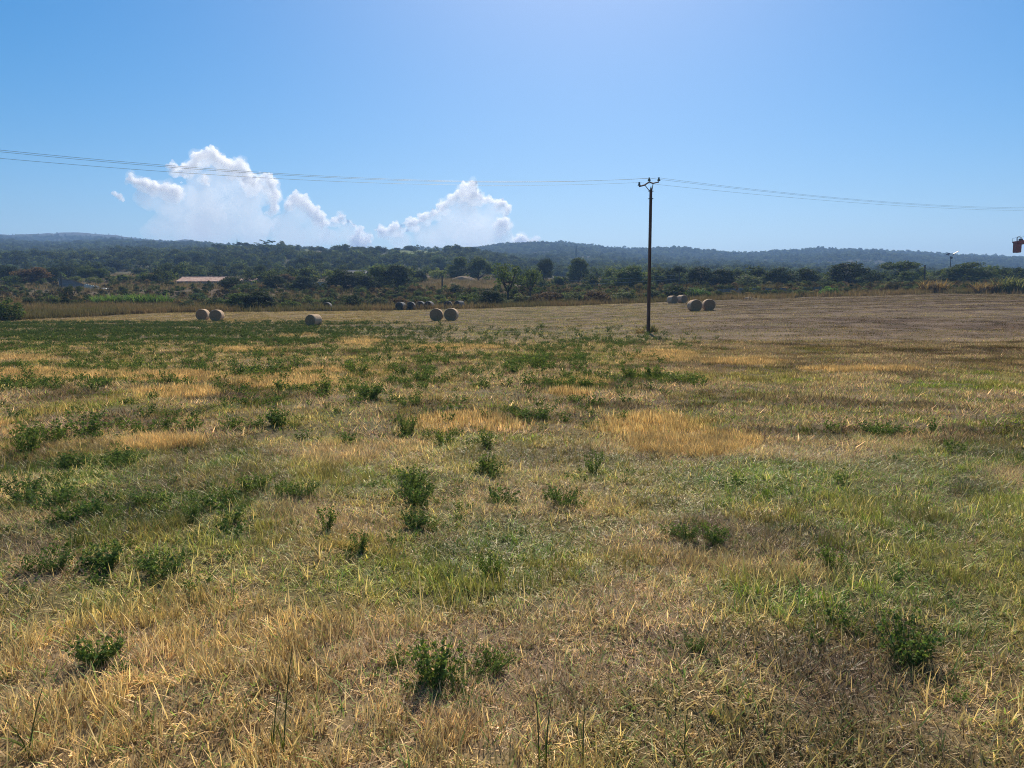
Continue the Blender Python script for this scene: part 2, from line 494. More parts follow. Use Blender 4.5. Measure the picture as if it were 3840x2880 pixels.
# ---- setting: one sheet of ground to the horizon
def build_ground():
    th_f = np.linspace(R(90 - 44), R(90 + 44), 560)
    th_b = np.linspace(R(90 + 44), R(360 + 90 - 44), 90)[1:-1]
    th = np.concatenate([th_f, th_b])
    rr = np.concatenate([np.array([.35]), np.geomspace(.8, 60, 240), np.linspace(60.6, 200, 170), np.geomspace(202, 6000, 230), [9000, 14000, 25000]])
    T, RR = np.meshgrid(th, rr)
    x = RR * np.cos(T); y = RR * np.sin(T)
    z = ground_z(x.ravel(), y.ravel()).reshape(x.shape)
    z = np.where(y < 1, z * 0 + (fbm(x * .35, y * .35, 3, 3) - .5) * .16, z)
    nt_, nr_ = len(th), len(rr)
    v = np.stack([x, y, z], -1).reshape(-1, 3)
    i = np.arange(nr_ - 1)[:, None] * nt_; j = np.arange(nt_)[None, :]; j2 = (j + 1) % nt_
    q = np.stack([i + j, i + nt_ + j, i + nt_ + j2, i + j2], -1).reshape(-1, 4)
    # centre cap
    me = bpy.data.meshes.new('ground')
    nv = len(v)
    cap = np.arange(nt_)
    me.vertices.add(nv); me.vertices.foreach_set('co', v.astype(np.float32).ravel())
    loops = np.concatenate([q[:, ::-1].ravel(), cap]).astype(np.int32)
    me.loops.add(len(loops)); me.loops.foreach_set('vertex_index', loops)
    me.polygons.add(len(q) + 1)
    me.polygons.foreach_set('loop_start', np.concatenate([np.arange(0, len(q) * 4, 4), [len(q) * 4]]).astype(np.int32))
    me.update(calc_edges=True); me.shade_smooth()
    xx, yy, zz = v[:, 0], v[:, 1], v[:, 2]
    c = cover(xx, np.maximum(yy, 1.5), zz)
    rnd = rng.random(nv)
    col = cover_colour(c, np.full(nv, .5))
    col = mixc(col, CG['shaded_soil'], .76 * (1 - c['gold'] * .6))  # soil tone darkened to stand in for shade in the gaps between tufts
    col = mixc(col, CG['alf'], c['alf'] * .55)
    # beyond the field
    out = 1 - c['inside']
    col = col * (1 - .25 * sstep(30, 60, yy))[:, None]  # far ground coloured darker in place of the stubble's own shadows
    d = yy - edge_dist(xx / np.maximum(yy, 1))
    n = fbm(xx / 9, yy / 9, 71, 4); n2 = fbm(xx / 45, yy / 45, 77, 4)
    wild = np.tile(np.array((.105, .085, .045)), (nv, 1))
    wild = mixc(wild, (.20, .125, .085), sstep(.5, .66, n) * .8)                   # bare reddish earth
    wild = mixc(wild, (.15, .115, .06), sstep(.46, .6, n2) * sstep(400, 150, yy) * .9)   # dry grass
    wild = mixc(wild, (.040, .050, .028), sstep(230, 420, yy) * .92)                # maquis
    hill = sstep(1900, 2300, yy)
    wild = mixc(wild, (.105, .085, .070), hill * .9 * sstep(.3, .6, n2 + .1))       # bare far hill
    px, py = c['px'], c['py']
    vy = ell(px, py, [(1445, 1545, 938, 952), (1480, 1690, 938, 955), (1085, 1160, 935, 941)], .3) * sstep(420, 520, yy) * sstep(900, 760, yy)
    wild = mixc(wild, (.16, .22, .05), vy)
    tn = ell(px, py, [(1180, 1265, 943, 954), (1355, 1420, 940, 955), (1600, 1690, 955, 962)], .3) * sstep(420, 520, yy) * sstep(900, 760, yy)
    wild = mixc(wild, (.34, .24, .13), tn)
    op = ell(px, py, [(395, 600, 1022, 1060)], .3) * sstep(150, 190, yy) * sstep(420, 330, yy)
    wild = mixc(wild, (.20, .19, .085), op)
    op = ell(px, py, [(1560, 1860, 1035, 1090), (1990, 2250, 1045, 1075), (2440, 2500, 1050, 1068)], .35) * sstep(130, 150, yy) * sstep(300, 260, yy)
    wild = mixc(wild, (.165, .12, .07), op)
    bank = sstep(20, 32, d) * sstep(75, 55, d) * sstep(2500, 2300, px)
    wild = mixc(wild, (.17, .105, .075), bank * .7 * sstep(.35, .55, n))
    wild = wild * .66
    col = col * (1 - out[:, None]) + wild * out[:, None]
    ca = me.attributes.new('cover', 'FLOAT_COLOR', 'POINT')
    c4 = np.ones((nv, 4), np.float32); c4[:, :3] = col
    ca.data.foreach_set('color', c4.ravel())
    # material
    m, nt, nd, ln, o = new_mat('field_soil_and_slopes')
    at_ = N(nt, 'ShaderNodeAttribute', attribute_name='cover')
    tc = N(nt, 'ShaderNodeTexCoord')
    mp = N(nt, 'ShaderNodeMapping'); mp.inputs['Scale'].default_value = (.45, 1.3, 1)
    ln.new(tc.outputs['Object'], mp.inputs[0])
    n1 = N(nt, 'ShaderNodeTexNoise'); n1.inputs['Scale'].default_value = 1.6; n1.inputs['Detail'].default_value = 8; n1.inputs['Roughness'].default_value = .68
    ln.new(mp.outputs[0], n1.inputs['Vector'])
    n2 = N(nt, 'ShaderNodeTexNoise'); n2.inputs['Scale'].default_value = 34; n2.inputs['Detail'].default_value = 6; n2.inputs['Roughness'].default_value = .75
    ln.new(tc.outputs['Object'], n2.inputs['Vector'])
    r1 = N(nt, 'ShaderNodeMapRange'); r1.inputs[1].default_value = .3; r1.inputs[2].default_value = .7; r1.inputs[3].default_value = .62; r1.inputs[4].default_value = 1.32
    ln.new(n1.outputs[0], r1.inputs[0])
    r2 = N(nt, 'ShaderNodeMapRange'); r2.inputs[1].default_value = .3; r2.inputs[2].default_value = .7; r2.inputs[3].default_value = .55; r2.inputs[4].default_value = 1.4
    ln.new(n2.outputs[0], r2.inputs[0])
    mm = N(nt, 'ShaderNodeMath', operation='MULTIPLY'); ln.new(r1.outputs[0], mm.inputs[0]); ln.new(r2.outputs[0], mm.inputs[1])
    cx = N(nt, 'ShaderNodeCombineColor'); [ln.new(mm.outputs[0], cx.inputs[k]) for k in range(3)]
    p = N(nt, 'ShaderNodeBsdfPrincipled'); p.inputs['Roughness'].default_value = .95; p.inputs['Specular IOR Level'].default_value = .1
    ln.new(mul_col(nt, at_.outputs['Color'], cx.outputs[0]), p.inputs['Base Color'])
    b = N(nt, 'ShaderNodeBump'); b.inputs['Strength'].default_value = .6; b.inputs['Distance'].default_value = .03
    ln.new(n2.outputs[0], b.inputs['Height']); ln.new(b.outputs[0], p.inputs['Normal'])
    ln.new(p.outputs[0], o.inputs[0])
    me.materials.append(m)
    g = bpy.data.objects.new('ground', me); C.objects.link(g)
    tag(g, kind='structure')


build_ground()


# ------------------------------------------------------------------ scattering (stuff nobody could count)
def scatter(name, label, protos, pts, rot, scl, tint, idx, cat):
    """one object whose points carry instances of the little prototype meshes"""
    col = bpy.data.collections.new(name + '_kinds')
    for k, me in enumerate(protos):
        o = bpy.data.objects.new('%s_kind_%03d' % (name, k), me); col.objects.link(o)
    me = bpy.data.meshes.new(name)
    n = len(pts)
    me.vertices.add(n); me.vertices.foreach_set('co', np.ascontiguousarray(pts, np.float32).ravel())
    a = me.attributes.new('turn', 'FLOAT_VECTOR', 'POINT'); a.data.foreach_set('vector', np.ascontiguousarray(rot, np.float32).ravel())
    a = me.attributes.new('size', 'FLOAT_VECTOR', 'POINT'); a.data.foreach_set('vector', np.ascontiguousarray(scl, np.float32).ravel())
    a = me.attributes.new('which', 'INT', 'POINT'); a.data.foreach_set('value', np.ascontiguousarray(idx, np.int32))
    c4 = np.ones((n, 4), np.float32); c4[:, :3] = tint
    a = me.attributes.new('tint', 'FLOAT_COLOR', 'POINT'); a.data.foreach_set('color', c4.ravel())
    ob = bpy.data.objects.new(name, me); C.objects.link(ob)
    ng = bpy.data.node_groups.new(name, 'GeometryNodeTree')
    ng.interface.new_socket('Geometry', in_out='INPUT', socket_type='NodeSocketGeometry')
    ng.interface.new_socket('Geometry', in_out='OUTPUT', socket_type='NodeSocketGeometry')
    gi = ng.nodes.new('NodeGroupInput'); go = ng.nodes.new('NodeGroupOutput')
    ci = ng.nodes.new('GeometryNodeCollectionInfo'); ci.inputs[0].default_value = col
    ci.inputs['Separate Children'].default_value = True; ci.inputs['Reset Children'].default_value = True
    ip = ng.nodes.new('GeometryNodeInstanceOnPoints'); ip.inputs['Pick Instance'].default_value = True
    ng.links.new(gi.outputs[0], ip.inputs['Points']); ng.links.new(ci.outputs[0], ip.inputs['Instance'])

    def attr(nm, dt, sock):
        t = ng.nodes.new('GeometryNodeInputNamedAttribute'); t.data_type = dt; t.inputs[0].default_value = nm
        ng.links.new(t.outputs[0], sock)
    attr('which', 'INT', ip.inputs['Instance Index']); attr('turn', 'FLOAT_VECTOR', ip.inputs['Rotation']); attr('size', 'FLOAT_VECTOR', ip.inputs['Scale'])
    ng.links.new(ip.outputs[0], go.inputs[0])
    md = ob.modifiers.new('scatter', 'NODES'); md.node_group = ng
    tag(ob, label, cat, kind='stuff')
    return ob


def blades(n, rad, hmin, hmax, wid, lean, segs, seed, droop=.5, jit=.28, yellow=.25):
    """a tuft of n bent blades standing in a disc"""
    r = np.random.default_rng(seed)
    a = r.random(n) * 2 * np.pi; d = np.sqrt(r.random(n)) * rad
    bx, by = d * np.cos(a), d * np.sin(a)
    h = hmin + (hmax - hmin) * r.random(n) ** 1.3
    la = r.random(n) * 2 * np.pi
    le = lean * (.25 + .75 * r.random(n))                      # tilt from vertical
    w = wid * (.6 + .8 * r.random(n))
    fa = la + np.pi / 2 + (r.random(n) - .5) * 1.6                # blade width direction
    bright = 1 + (r.random((n, 1)) - .5) * 2 * jit
    hue = np.ones((n, 3)); q = r.random(n)
    hue[q < yellow] = np.array((1.4, 1.24, 1.2))
    hue[q > .56] = np.array((.66, 1.18, .55)) if yellow > .3 else np.array((.95, .93, .85))
    hue[q > .76] = np.array((.62, .50, .48))
    hue[q > .90] = np.array((1.75, 1.6, 1.55)) if yellow > .3 else np.array((1.45, 1.4, 1.4))
    colr = bright * hue
    V = []; CC = []
    px, py, pz = bx.copy(), by.copy(), np.full(n, -.01)
    t = le.copy(); L = h / segs
    for s in range(segs):
        qx = px + np.cos(la) * np.sin(t) * L; qy = py + np.sin(la) * np.sin(t) * L; qz = np.maximum(pz + np.cos(t) * L, .004)
        w0 = w * (1 - s / segs) if s else w; w1 = w * (1 - (s + 1) / segs) * 1.0
        if s == segs - 1: w1 = w * .08
        else: w1 = w * (1 - .5 * (s + 1) / segs)
        w0 = w if s == 0 else w * (1 - .5 * s / segs)
        dx, dy = np.cos(fa), np.sin(fa)
        quad = np.stack([np.stack([px - dx * w0 / 2, py - dy * w0 / 2, pz], -1), np.stack([px + dx * w0 / 2, py + dy * w0 / 2, pz], -1),
                         np.stack([qx + dx * w1 / 2, qy + dy * w1 / 2, qz], -1), np.stack([qx - dx * w1 / 2, qy - dy * w1 / 2, qz], -1)], 1)
        V.append(quad); CC.append(np.repeat(colr[:, None, :], 4, 1))
        px, py, pz = qx, qy, qz
        t = t + droop * (.4 + r.random(n))
    return np.concatenate(V).reshape(-1, 3), np.concatenate(CC).reshape(-1, 3)


def leafcloud(centers, radii, counts, size, seed, flat=.0, elong=1.0, jit=.3, hollow=.35):
    """many leaf sprays spread through clumps"""
    r = np.random.default_rng(seed)
    V = []; CC = []
    for (c, rad, n) in zip(centers, radii, counts):
        d = r.normal(size=(n, 3)); d /= np.linalg.norm(d, axis=1)[:, None]
        q = (hollow + (1 - hollow) * r.random(n)) ** .6
        rad = np.asarray(rad, float) * np.ones(3)
        p = np.asarray(c)[None] + d * q[:, None] * rad[None]
        nrm = d * .75 + r.normal(size=(n, 3)) * .6; nrm[:, 2] += flat
        nrm /= np.linalg.norm(nrm, axis=1)[:, None]
        a = np.cross(nrm, r.normal(size=(n, 3))); a /= np.linalg.norm(a, axis=1)[:, None]
        b = np.cross(nrm, a)
        s = size * (.55 + .9 * r.random(n))[:, None]
        a = a * s * elong; b = b * s * .6
        quad = np.stack([p - a, p - b * .9 + a * .1, p + a, p + b * .9 - a * .1], 1)
        tone = 1 + (r.random() - .5) * .5
        col = tone * (1 + (r.random((n, 1)) - .5) * 2 * jit) * (1 + (r.random((n, 3)) - .5) * .18)
        V.append(quad); CC.append(np.repeat(col[:, None, :], 4, 1))
    return np.concatenate(V).reshape(-1, 3), np.concatenate(CC).reshape(-1, 3)


# --- tufts, three sizes for three distances
def tuft_set(lod):
    out = []
    P = {'near': (20, .06, .0047, 3), 'mid': (18, .12, .0095, 2), 'far': (20, .32, .024, 1)}[lod]
    n, rad, w, sg = P
    for k in range(3):       # 0-2 grass
        out.append(blades(n, rad, .02, .072 + .014 * k, w, 1.25, sg, 100 + k, .40, .38, .34))
    for k in range(3):       # 3-5 stubble, upright
        out.append(blades(n + 4, rad, .04, .105 + .015 * k, w * .85, .48, sg, 110 + k, .14, .30, .15))
    for k in range(3):       # 6-8 lying straw
        out.append(blades(int(n * .85), rad * 1.3, .02, .13, w * 1.05, 1.50, sg, 120 + k, .10, .45, .38))
    return [quads_mesh('tuft', v, 4, c, M_BLADE if lod == 'near' else M_BLADE_FAR) for v, c in out]


def field_points(y0, y1, dens, tmax=.80):
    """random points of the field between two distances, even per square metre"""
    m = 5.0                                        # and some metres to both sides of the view
    area = tmax * (y1 * y1 - y0 * y0) + 2 * m * (y1 - y0)
    n = int(area * dens); u = rng.random(n)
    A = tmax; B = 2 * m; Cc = -(A * y0 * y0 + B * y0 + u * area)
    y = (-B + np.sqrt(B * B - 4 * A * Cc)) / (2 * A)
    x = (rng.random(n) * 2 - 1) * (tmax * y + m)
    return x, y


def grass_layer(name, label, lod, y0, y1, dens, base):
    x, y = field_points(y0, y1, dens)
    z = ground_z(x, y)
    c = cover(x, y, z)
    keep = (c['inside'] > .5)
    u = rng.random(len(x))
    if lod == 'mid': keep &= rng.random(len(x)) < sstep(38, 27, y)
    if lod == 'far': keep &= rng.random(len(x)) < sstep(25, 36, y)
    keep &= u > np.clip(c['bare'] * .10 + .35 * sstep(.56, .70, fbm(x * 1.7, y * 1.7, 58, 3)) * (1 - c['gold']), 0, .8)
    x, y, z = x[keep], y[keep], z[keep]
    c = {k: v[keep] for k, v in c.items()}
    n = len(x); u = rng.random(n); r2 = rng.random(n)
    idx = rng.integers(0, 3, n)
    w_st = np.clip(c['gold'] * .9 + .03, 0, 1)
    w_ly = np.clip(c['bare'] * .9 + .30 + .25 * c['brown'] - .25 * c['lime'] + .30 * sstep(2000, 2500, c['py']), 0, .92) * (1 - c['gold'] * .85)
    typ = np.where(u < w_st, 1, np.where(u < w_st + (1 - w_st) * w_ly, 2, 0))
    idx = idx + typ * 3
    tint = cover_colour(c, r2)
    lying = typ == 2
    dry = np.array(CG['straw']) * (.75 + .5 * r2[:, None]) * (1 - .5 * c['dark'][:, None])
    dry = dry * (1 - .74 * c['brown'][:, None] * (.6 + .4 * sstep(.2, .5, r2)[:, None]))
    tint[lying] = tint[lying] * .35 + dry[lying] * .65
    tint = tint * (.6 + .7 * rng.random((n, 1))) * (.62 + .85 * fbm(x * 2.4, y * 2.4, 89, 3))[:, None]
    if lod == 'far': tint = tint * .70  # sparser far tufts: missing self-shadow put into the tint
    g = (typ == 0) & (rng.random(n) < .12 * (1 - c['gold']) * (1 - c['brown']))
    tint[g] = tint[g] * .3 + np.array(CG['straw']) * .7
    sc = base * (.65 + .7 * rng.random(n)) * (1 + .25 * c['gold'] + .2 * c['lime'] - .2 * c['bare'])
    hz = .88 * sc * (1 + .12 * c['gold'] * (typ == 1) - .25 * c['brown']) * (.75 + .6 * fbm(x * .8, y * .8, 87, 2))
    rot = np.zeros((n, 3)); rot[:, 2] = rng.random(n) * 6.283; rot[:, :2] = (rng.random((n, 2)) - .5) * .25
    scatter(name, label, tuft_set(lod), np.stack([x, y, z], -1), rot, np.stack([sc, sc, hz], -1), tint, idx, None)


grass_layer('grass', 'thin green and straw coloured grass blades close to the camera', 'near', .5, 9, 380, 1.0)
grass_layer('meadow_grass', 'olive and golden stubble grass across the middle of the field', 'mid', 8.5, 38, 95, 1.0)
grass_layer('stubble_grass', 'dry stubble and short grass over the far half of the field', 'far', 25, 136, 11, 1.0)


def litter_layer(y0, y1, dens, lod, base):
    """broken straw lying over the bare spots"""
    x, y = field_points(y0, y1, dens)
    z = ground_z(x, y); c = cover(x, y, z)
    u = rng.random(len(x))
    k = (c['inside'] > .5) & (u < .25 + .75 * c['bare'] + .3 * sstep(2350, 2700, c['py']) - .5 * c['lime'])
    x, y, z = x[k], y[k], z[k]; n = len(x); g = rng.random((n, 1))
    tint = np.array(CG['litter']) * (1 - g) + np.array(CG['straw']) * g
    tint = tint * (.55 + .75 * rng.random((n, 1))) * (1 - .5 * c['brown'][k][:, None]) * (1 - .6 * c['dark'][k][:, None])
    P = {'near': (20, .075, .0042, 1), 'mid': (22, .16, .0085, 1)}[lod]
    V = [blades(P[0], P[1], .02, .09, P[2], 1.53, 1, 150 + q, .0, .5, .36) for q in range(4)]
    protos = [quads_mesh('litter', v * (1 if lod == 'near' else 1), 4, cc, M_BLADE if lod == 'near' else M_BLADE_FAR) for v, cc in V]
    rot = np.zeros((n, 3)); rot[:, 2] = rng.random(n) * 6.283; rot[:, :2] = (rng.random((n, 2)) - .5) * .3
    sc = base * (.6 + .8 * rng.random(n))
    scatter('straw_litter' if lod == 'near' else 'stubble_litter', 'pale broken straw lying on bare earth', protos, np.stack([x, y, z + .006], -1), rot, np.stack([sc, sc, sc], -1), tint, rng.integers(0, 4, n), None)


litter_layer(.5, 9, 260, 'near', 1.0)
litter_layer(8.5, 34, 50, 'mid', 1.4)


# --- alfalfa: bushy plants of many thin stems with small three-part leaves
def alfalfa_mesh(seed, stems, leaves, size, h=.30, spread=.16):
    r = np.random.default_rng(seed)
    V = []; CC = []; TV = MB()
    for s in range(stems):
        a = r.random() * 6.283; d = np.sqrt(r.random()) * spread * .35
        p0 = np.array((d * np.cos(a), d * np.sin(a), -.01))
        hh = h * (.55 + .55 * r.random()); out = spread * (.35 + .9 * r.random())
        a2 = a + (r.random() - .5) * 1.2
        p1 = p0 + np.array((np.cos(a2) * out * .6, np.sin(a2) * out * .6, hh * (.45 + .25 * r.random()))); p2 = p0 + np.array((np.cos(a2) * out, np.sin(a2) * out, hh))
        TV.tube([p0, p1, p2], [.003, .0024, .001], 3, False)
        n = leaves
        t = (.05 + .95 * r.random(n))[:, None]
        c = (1 - t) ** 2 * p0 + 2 * t * (1 - t) * p1 + t * t * p2
        c = c + r.normal(size=(n, 3)) * .018
        for q in range(n):
            v, cc = leafcloud([c[q]], [.012], [3], size, int(r.integers(1 << 30)), .5, 1.0, .35)
            V.append(v); CC.append(cc)
    return np.concatenate(V), np.concatenate(CC), TV


ALF = [alfalfa_mesh(300 + k, (34, 22, 44, 28, 38, 18, 30, 40)[k], (14, 17, 11, 15, 12, 20, 16, 13)[k], (.015, .013, .014, .017, .013, .014, .015, .012)[k], (.30, .34, .24, .30, .26, .36, .28, .30)[k], (.17, .14, .24, .18, .22, .13, .20, .18)[k]) for k in range(8)]
ALF_LEAF = [quads_mesh('leaves', v, 4, c, M_LEAF) for v, c, t in ALF]
M_STEM = plain('green_stems', (.07, .10, .035), .7, 20, .3)
ALF_STEM = []
for v, c, t in ALF:
    me = t.mesh('stems'); me.materials.append(M_STEM); ALF_STEM.append(me)
ALF_FAR = []
for k in range(4):
    v, c, t = alfalfa_mesh(340 + k, 13, 9, .021, .28, .2)
    ALF_FAR.append(quads_mesh('alfalfa_mass', v, 4, c, M_LEAF_I))


def hit_many(pxs, pys):
    return [hit(a, b) for a, b in zip(pxs, pys)]


# (centre x, foot y, width, height) in a 2212-wide view of the photograph, label
PLANTS = [
    (940, 1478, 110, 108, 'big dark alfalfa bush with a black shadow in the straw near the bottom edge'),
    (1960, 1440, 130, 112, 'big bushy alfalfa with a shadow at its foot near the bottom corner'),
    (350, 1245, 75, 70, 'dense dark alfalfa clump alone in olive grass'),
    (225, 1232, 90, 60, 'loose alfalfa clump between two denser clumps in olive grass'),
    (120, 1235, 60, 55, 'small thin alfalfa clump beside a loose wide one'),
    (704, 1148, 50, 52, 'upright alfalfa clump at the edge of pale litter'),
    (900, 1092, 60, 60, 'lower of two stacked alfalfa clumps in pale litter'),
    (888, 1060, 66, 58, 'upper of two stacked alfalfa clumps in pale litter'),
    (895, 1140, 56, 42, 'low thin alfalfa below a pair of stacked clumps'),
    (1282, 1024, 40, 52, 'tall narrow alfalfa standing alone below the golden stubble'),
    (1215, 1094, 52, 56, 'narrow alfalfa rising from bare litter in mid field'),
    (1050, 1020, 36, 46, 'small thin alfalfa between the golden patch and bare litter'),
    (1080, 1088, 40, 26, 'tiny low alfalfa sprig in mid field litter'),
    (1055, 970, 46, 40, 'bright round alfalfa just under the smaller golden patch'),
    (960, 962, 40, 40, 'dark alfalfa at the lower rim of the smaller golden patch'),
    (880, 940, 42, 52, 'tall alfalfa in litter beside the smaller golden patch'),
    (155, 1012, 56, 40, 'bright dense alfalfa at the start of the green grass'),
    (185, 940, 90, 52, 'long bright alfalfa mound beside pale litter'),
    (265, 905, 10, 8, 'tiny alfalfa tuft in mixed grass'),
    (600, 920, 50, 44, 'upright alfalfa in olive grass with pale litter to one side'),
    (498, 925, 40, 36, 'small dark alfalfa beside pale litter'),
    (355, 935, 50, 34, 'bright low alfalfa at the tip of a pale litter patch'),
    (60, 980, 50, 66, 'tall loose alfalfa in tan grass at the frame edge'),
    (120, 960, 50, 50, 'loose alfalfa next to the long bright mound'),
    (260, 1000, 52, 34, 'bright low alfalfa mound in yellowish grass'),
    (55, 1085, 80, 60, 'wide alfalfa clump in tan grass'),
    (112, 1100, 70, 68, 'tall alfalfa clump touching a wide one'),
    (150, 1130, 56, 44, 'alfalfa clump trailing below a tall one'),
    (318, 1090, 70, 44, 'bright alfalfa in lime grass'),
    (415, 1130, 46, 42, 'thin alfalfa standing in brownish grass'),
    (650, 1075, 60, 36, 'grey green alfalfa on pale litter'),
    (545, 1060, 70, 40, 'wide thin alfalfa in olive grass'),
    (798, 862, 52, 40, 'round dark alfalfa on pale bare litter in mid field'),
    (362, 828, 30, 30, 'round dark alfalfa in the long golden strip'),
    (575, 805, 60, 26, 'flat dark alfalfa between two golden strips'),
    (515, 812, 30, 28, 'rounded alfalfa against the golden strip'),
    (772, 806, 46, 38, 'tall alfalfa beyond the bare litter'),
    (870, 812, 24, 26, 'small upright alfalfa on bare litter'),
    (910, 825, 36, 30, 'dark round alfalfa on bare litter'),
    (1160, 795, 46, 34, 'dark alfalfa in the middle of the field'),
    (1410, 815, 32, 30, 'round alfalfa behind a thin golden streak'),
    (1360, 815, 36, 30, 'upright alfalfa behind a thin golden streak'),
    (1475, 825, 50, 30, 'dark alfalfa pair where the green grass begins'),
    (1265, 835, 30, 20, 'small round alfalfa at the tip of a golden streak'),
    (1160, 910, 60, 40, 'grey green alfalfa between the two golden patches'),
    (700, 850, 54, 30, 'dark alfalfa in mixed stubble'),
    (130, 1040, 40, 30, 'small alfalfa above a tall clump'),
    (1480, 1165, 60, 40, 'dull thin alfalfa on litter in olive grass'),
    (1550, 1180, 50, 46, 'upright thin alfalfa beside a dull one'),
    (1800, 1235, 60, 60, 'bright small alfalfa in dry straw grass'),
    (1900, 940, 60, 40, 'grey alfalfa on a bare stony spot'),
    (210, 1445, 90, 75, 'thin alfalfa in pale straw'),
    (1060, 1460, 70, 70, 'sparse alfalfa beside the big dark bush'),
    (778, 1195, 46, 48, 'thin dark alfalfa in green grass'),
    (1060, 1245, 44, 58, 'dusty narrow weed with white flowers in the grass'),
    (1500, 1405, 50, 30, 'tiny green sprig in pale straw'),
]


PLANTED = []


def place_plants():
    for i, (cx, fy, w, h, lab) in enumerate(PLANTS):
        p = hit(cx * K, fy * K)
        y = p.y
        W = w * K / F * y * 1.15; H = h * K / F * y * 1.0
        e = empty('alfalfa_plant', p, random.random() * 6.28)
        tag(e, lab, 'plant', 'alfalfa clumps scattered over the field')
        k = i % 8; PLANTED.append((p, W))
        e.rotation_euler = (random.uniform(-.16, .16), random.uniform(-.16, .16), random.random() * 6.28)
        sx = W / .42; sz = max(H / .33, sx * .5); sz = min(sz, sx * 1.6)
        g = random.random()
        for nm, me in (('leaves', ALF_LEAF[k]), ('stems', ALF_STEM[k])):
            o = bpy.data.objects.new(nm, me); C.objects.link(o); o.parent = e
            o.scale = (sx, sx, sz)
            o.color = (.105 + .06 * g, .175 + .06 * g, .064, 1)


place_plants()


def alfalfa_layer():
    P = []; T = []; SC = []; 
    for (y0, y1, dens, s0) in ((4, 14, 18.0, .62), (14, 36, 34.0, .80), (36, 104, 11.0, 1.0)):
        x, y = field_points(y0, y1, dens, .75)
        z = ground_z(x, y); c = cover(x, y, z)
        strip_ = (c['py'] < 1292) & (c['px'] < 1700)
        k = (rng.random(len(x)) < c['alf'] * np.where(strip_, 1.0, np.where(y > 36, .34, np.where(y > 22, .6, .9))))
        x, y, z = x[k], y[k], z[k]; n = len(x)
        P.append(np.stack([x, y, z - .01], -1))
        g = rng.random((n, 1))
        far_ = sstep(18, 50, y)[:, None]
        T.append((np.array((.10, .170, .066))[None] * (1 - g) + np.array((.17, .235, .085))[None] * g) * (1 - far_ * np.array((.30, .30, .12))))
        s = s0 * (.28 + .75 * rng.random(n) ** 2.0)
        SC.append(np.stack([s, s, s * (.75 + .4 * rng.random(n))], -1))
    for (q, W) in PLANTED:
        m = int(rng.integers(6, 15)); a = rng.random(m) * 6.283; d = W * (.35 + 1.3 * rng.random(m) ** 1.4)
        x = q.x + np.cos(a) * d * 1.3; y = q.y + np.sin(a) * d; z = ground_z(x, y)
        P.append(np.stack([x, y, z - .01], -1)); g = rng.random((m, 1))
        T.append(np.array((.10, .175, .062))[None] * (1 - g) + np.array((.18, .25, .08))[None] * g)
        s = W / .4 * (.18 + .42 * rng.random(m) ** 1.5); SC.append(np.stack([s, s, s * (.6 + .6 * rng.random(m))], -1))
    P = np.concatenate(P); n = len(P)
    rot = np.zeros((n, 3)); rot[:, 2] = rng.random(n) * 6.283
    scatter('alfalfa', 'dark green alfalfa regrowth spread through the stubble', ALF_FAR, P, rot, np.concatenate(SC), np.concatenate(T), rng.integers(0, 4, n), None)


alfalfa_layer()


# --- a few tall seed stalks right in front of the camera
def stalk(cx, top, bot, lean, label):
    p = hit(cx * K, min(bot, 1655) * K)
    hgt = (bot - top) * K / F * p.y * 1.05
    e = empty('grass_stalk', p); tag(e, label, 'grass stalk', 'tall green stalks standing over the straw')
    m = MB(); pts = []
    for s in range(6):
        t = s / 5
        pts.append((lean * hgt * t * t, .02 * math.sin(3 * t), hgt * t - .02))
    m.tube(pts, [.0028, .0026, .0024, .002, .0017, .0012], 5); m.build('stem', M_STEM, e)
    v, c = blades(5, .004, .10, .2, .005, 1.0, 4, int(cx), .3)
    v[:, 2] += hgt * .12
    o = bpy.data.objects.new('leaf_blades', quads_mesh('leaf_blades', v, 4, c, M_LEAF)); C.objects.link(o); o.parent = e; o.color = (.12, .16, .04, 1)


for a in [(588, 1480, 1640, .12, 'thin green stalk leaning in the straw, with a taller partner close by'),
          (612, 1370, 1640, .10, 'tallest green stalk standing over the straw'),
          (1165, 1480, 1655, -.05, 'short stalk of a tight bunch at the bottom edge'),
          (1180, 1500, 1655, .06, 'bent stalk of a tight bunch at the bottom edge'),
          (1260, 1510, 1655, .02, 'single upright stalk at the bottom edge beside a tight bunch'),
          (1480, 1530, 1655, .03, 'short dark stalk amid pale lying straw'),
          (60, 1470, 1650, .25, 'slanting green stalk in the bottom corner straw')]:
    stalk(*a)


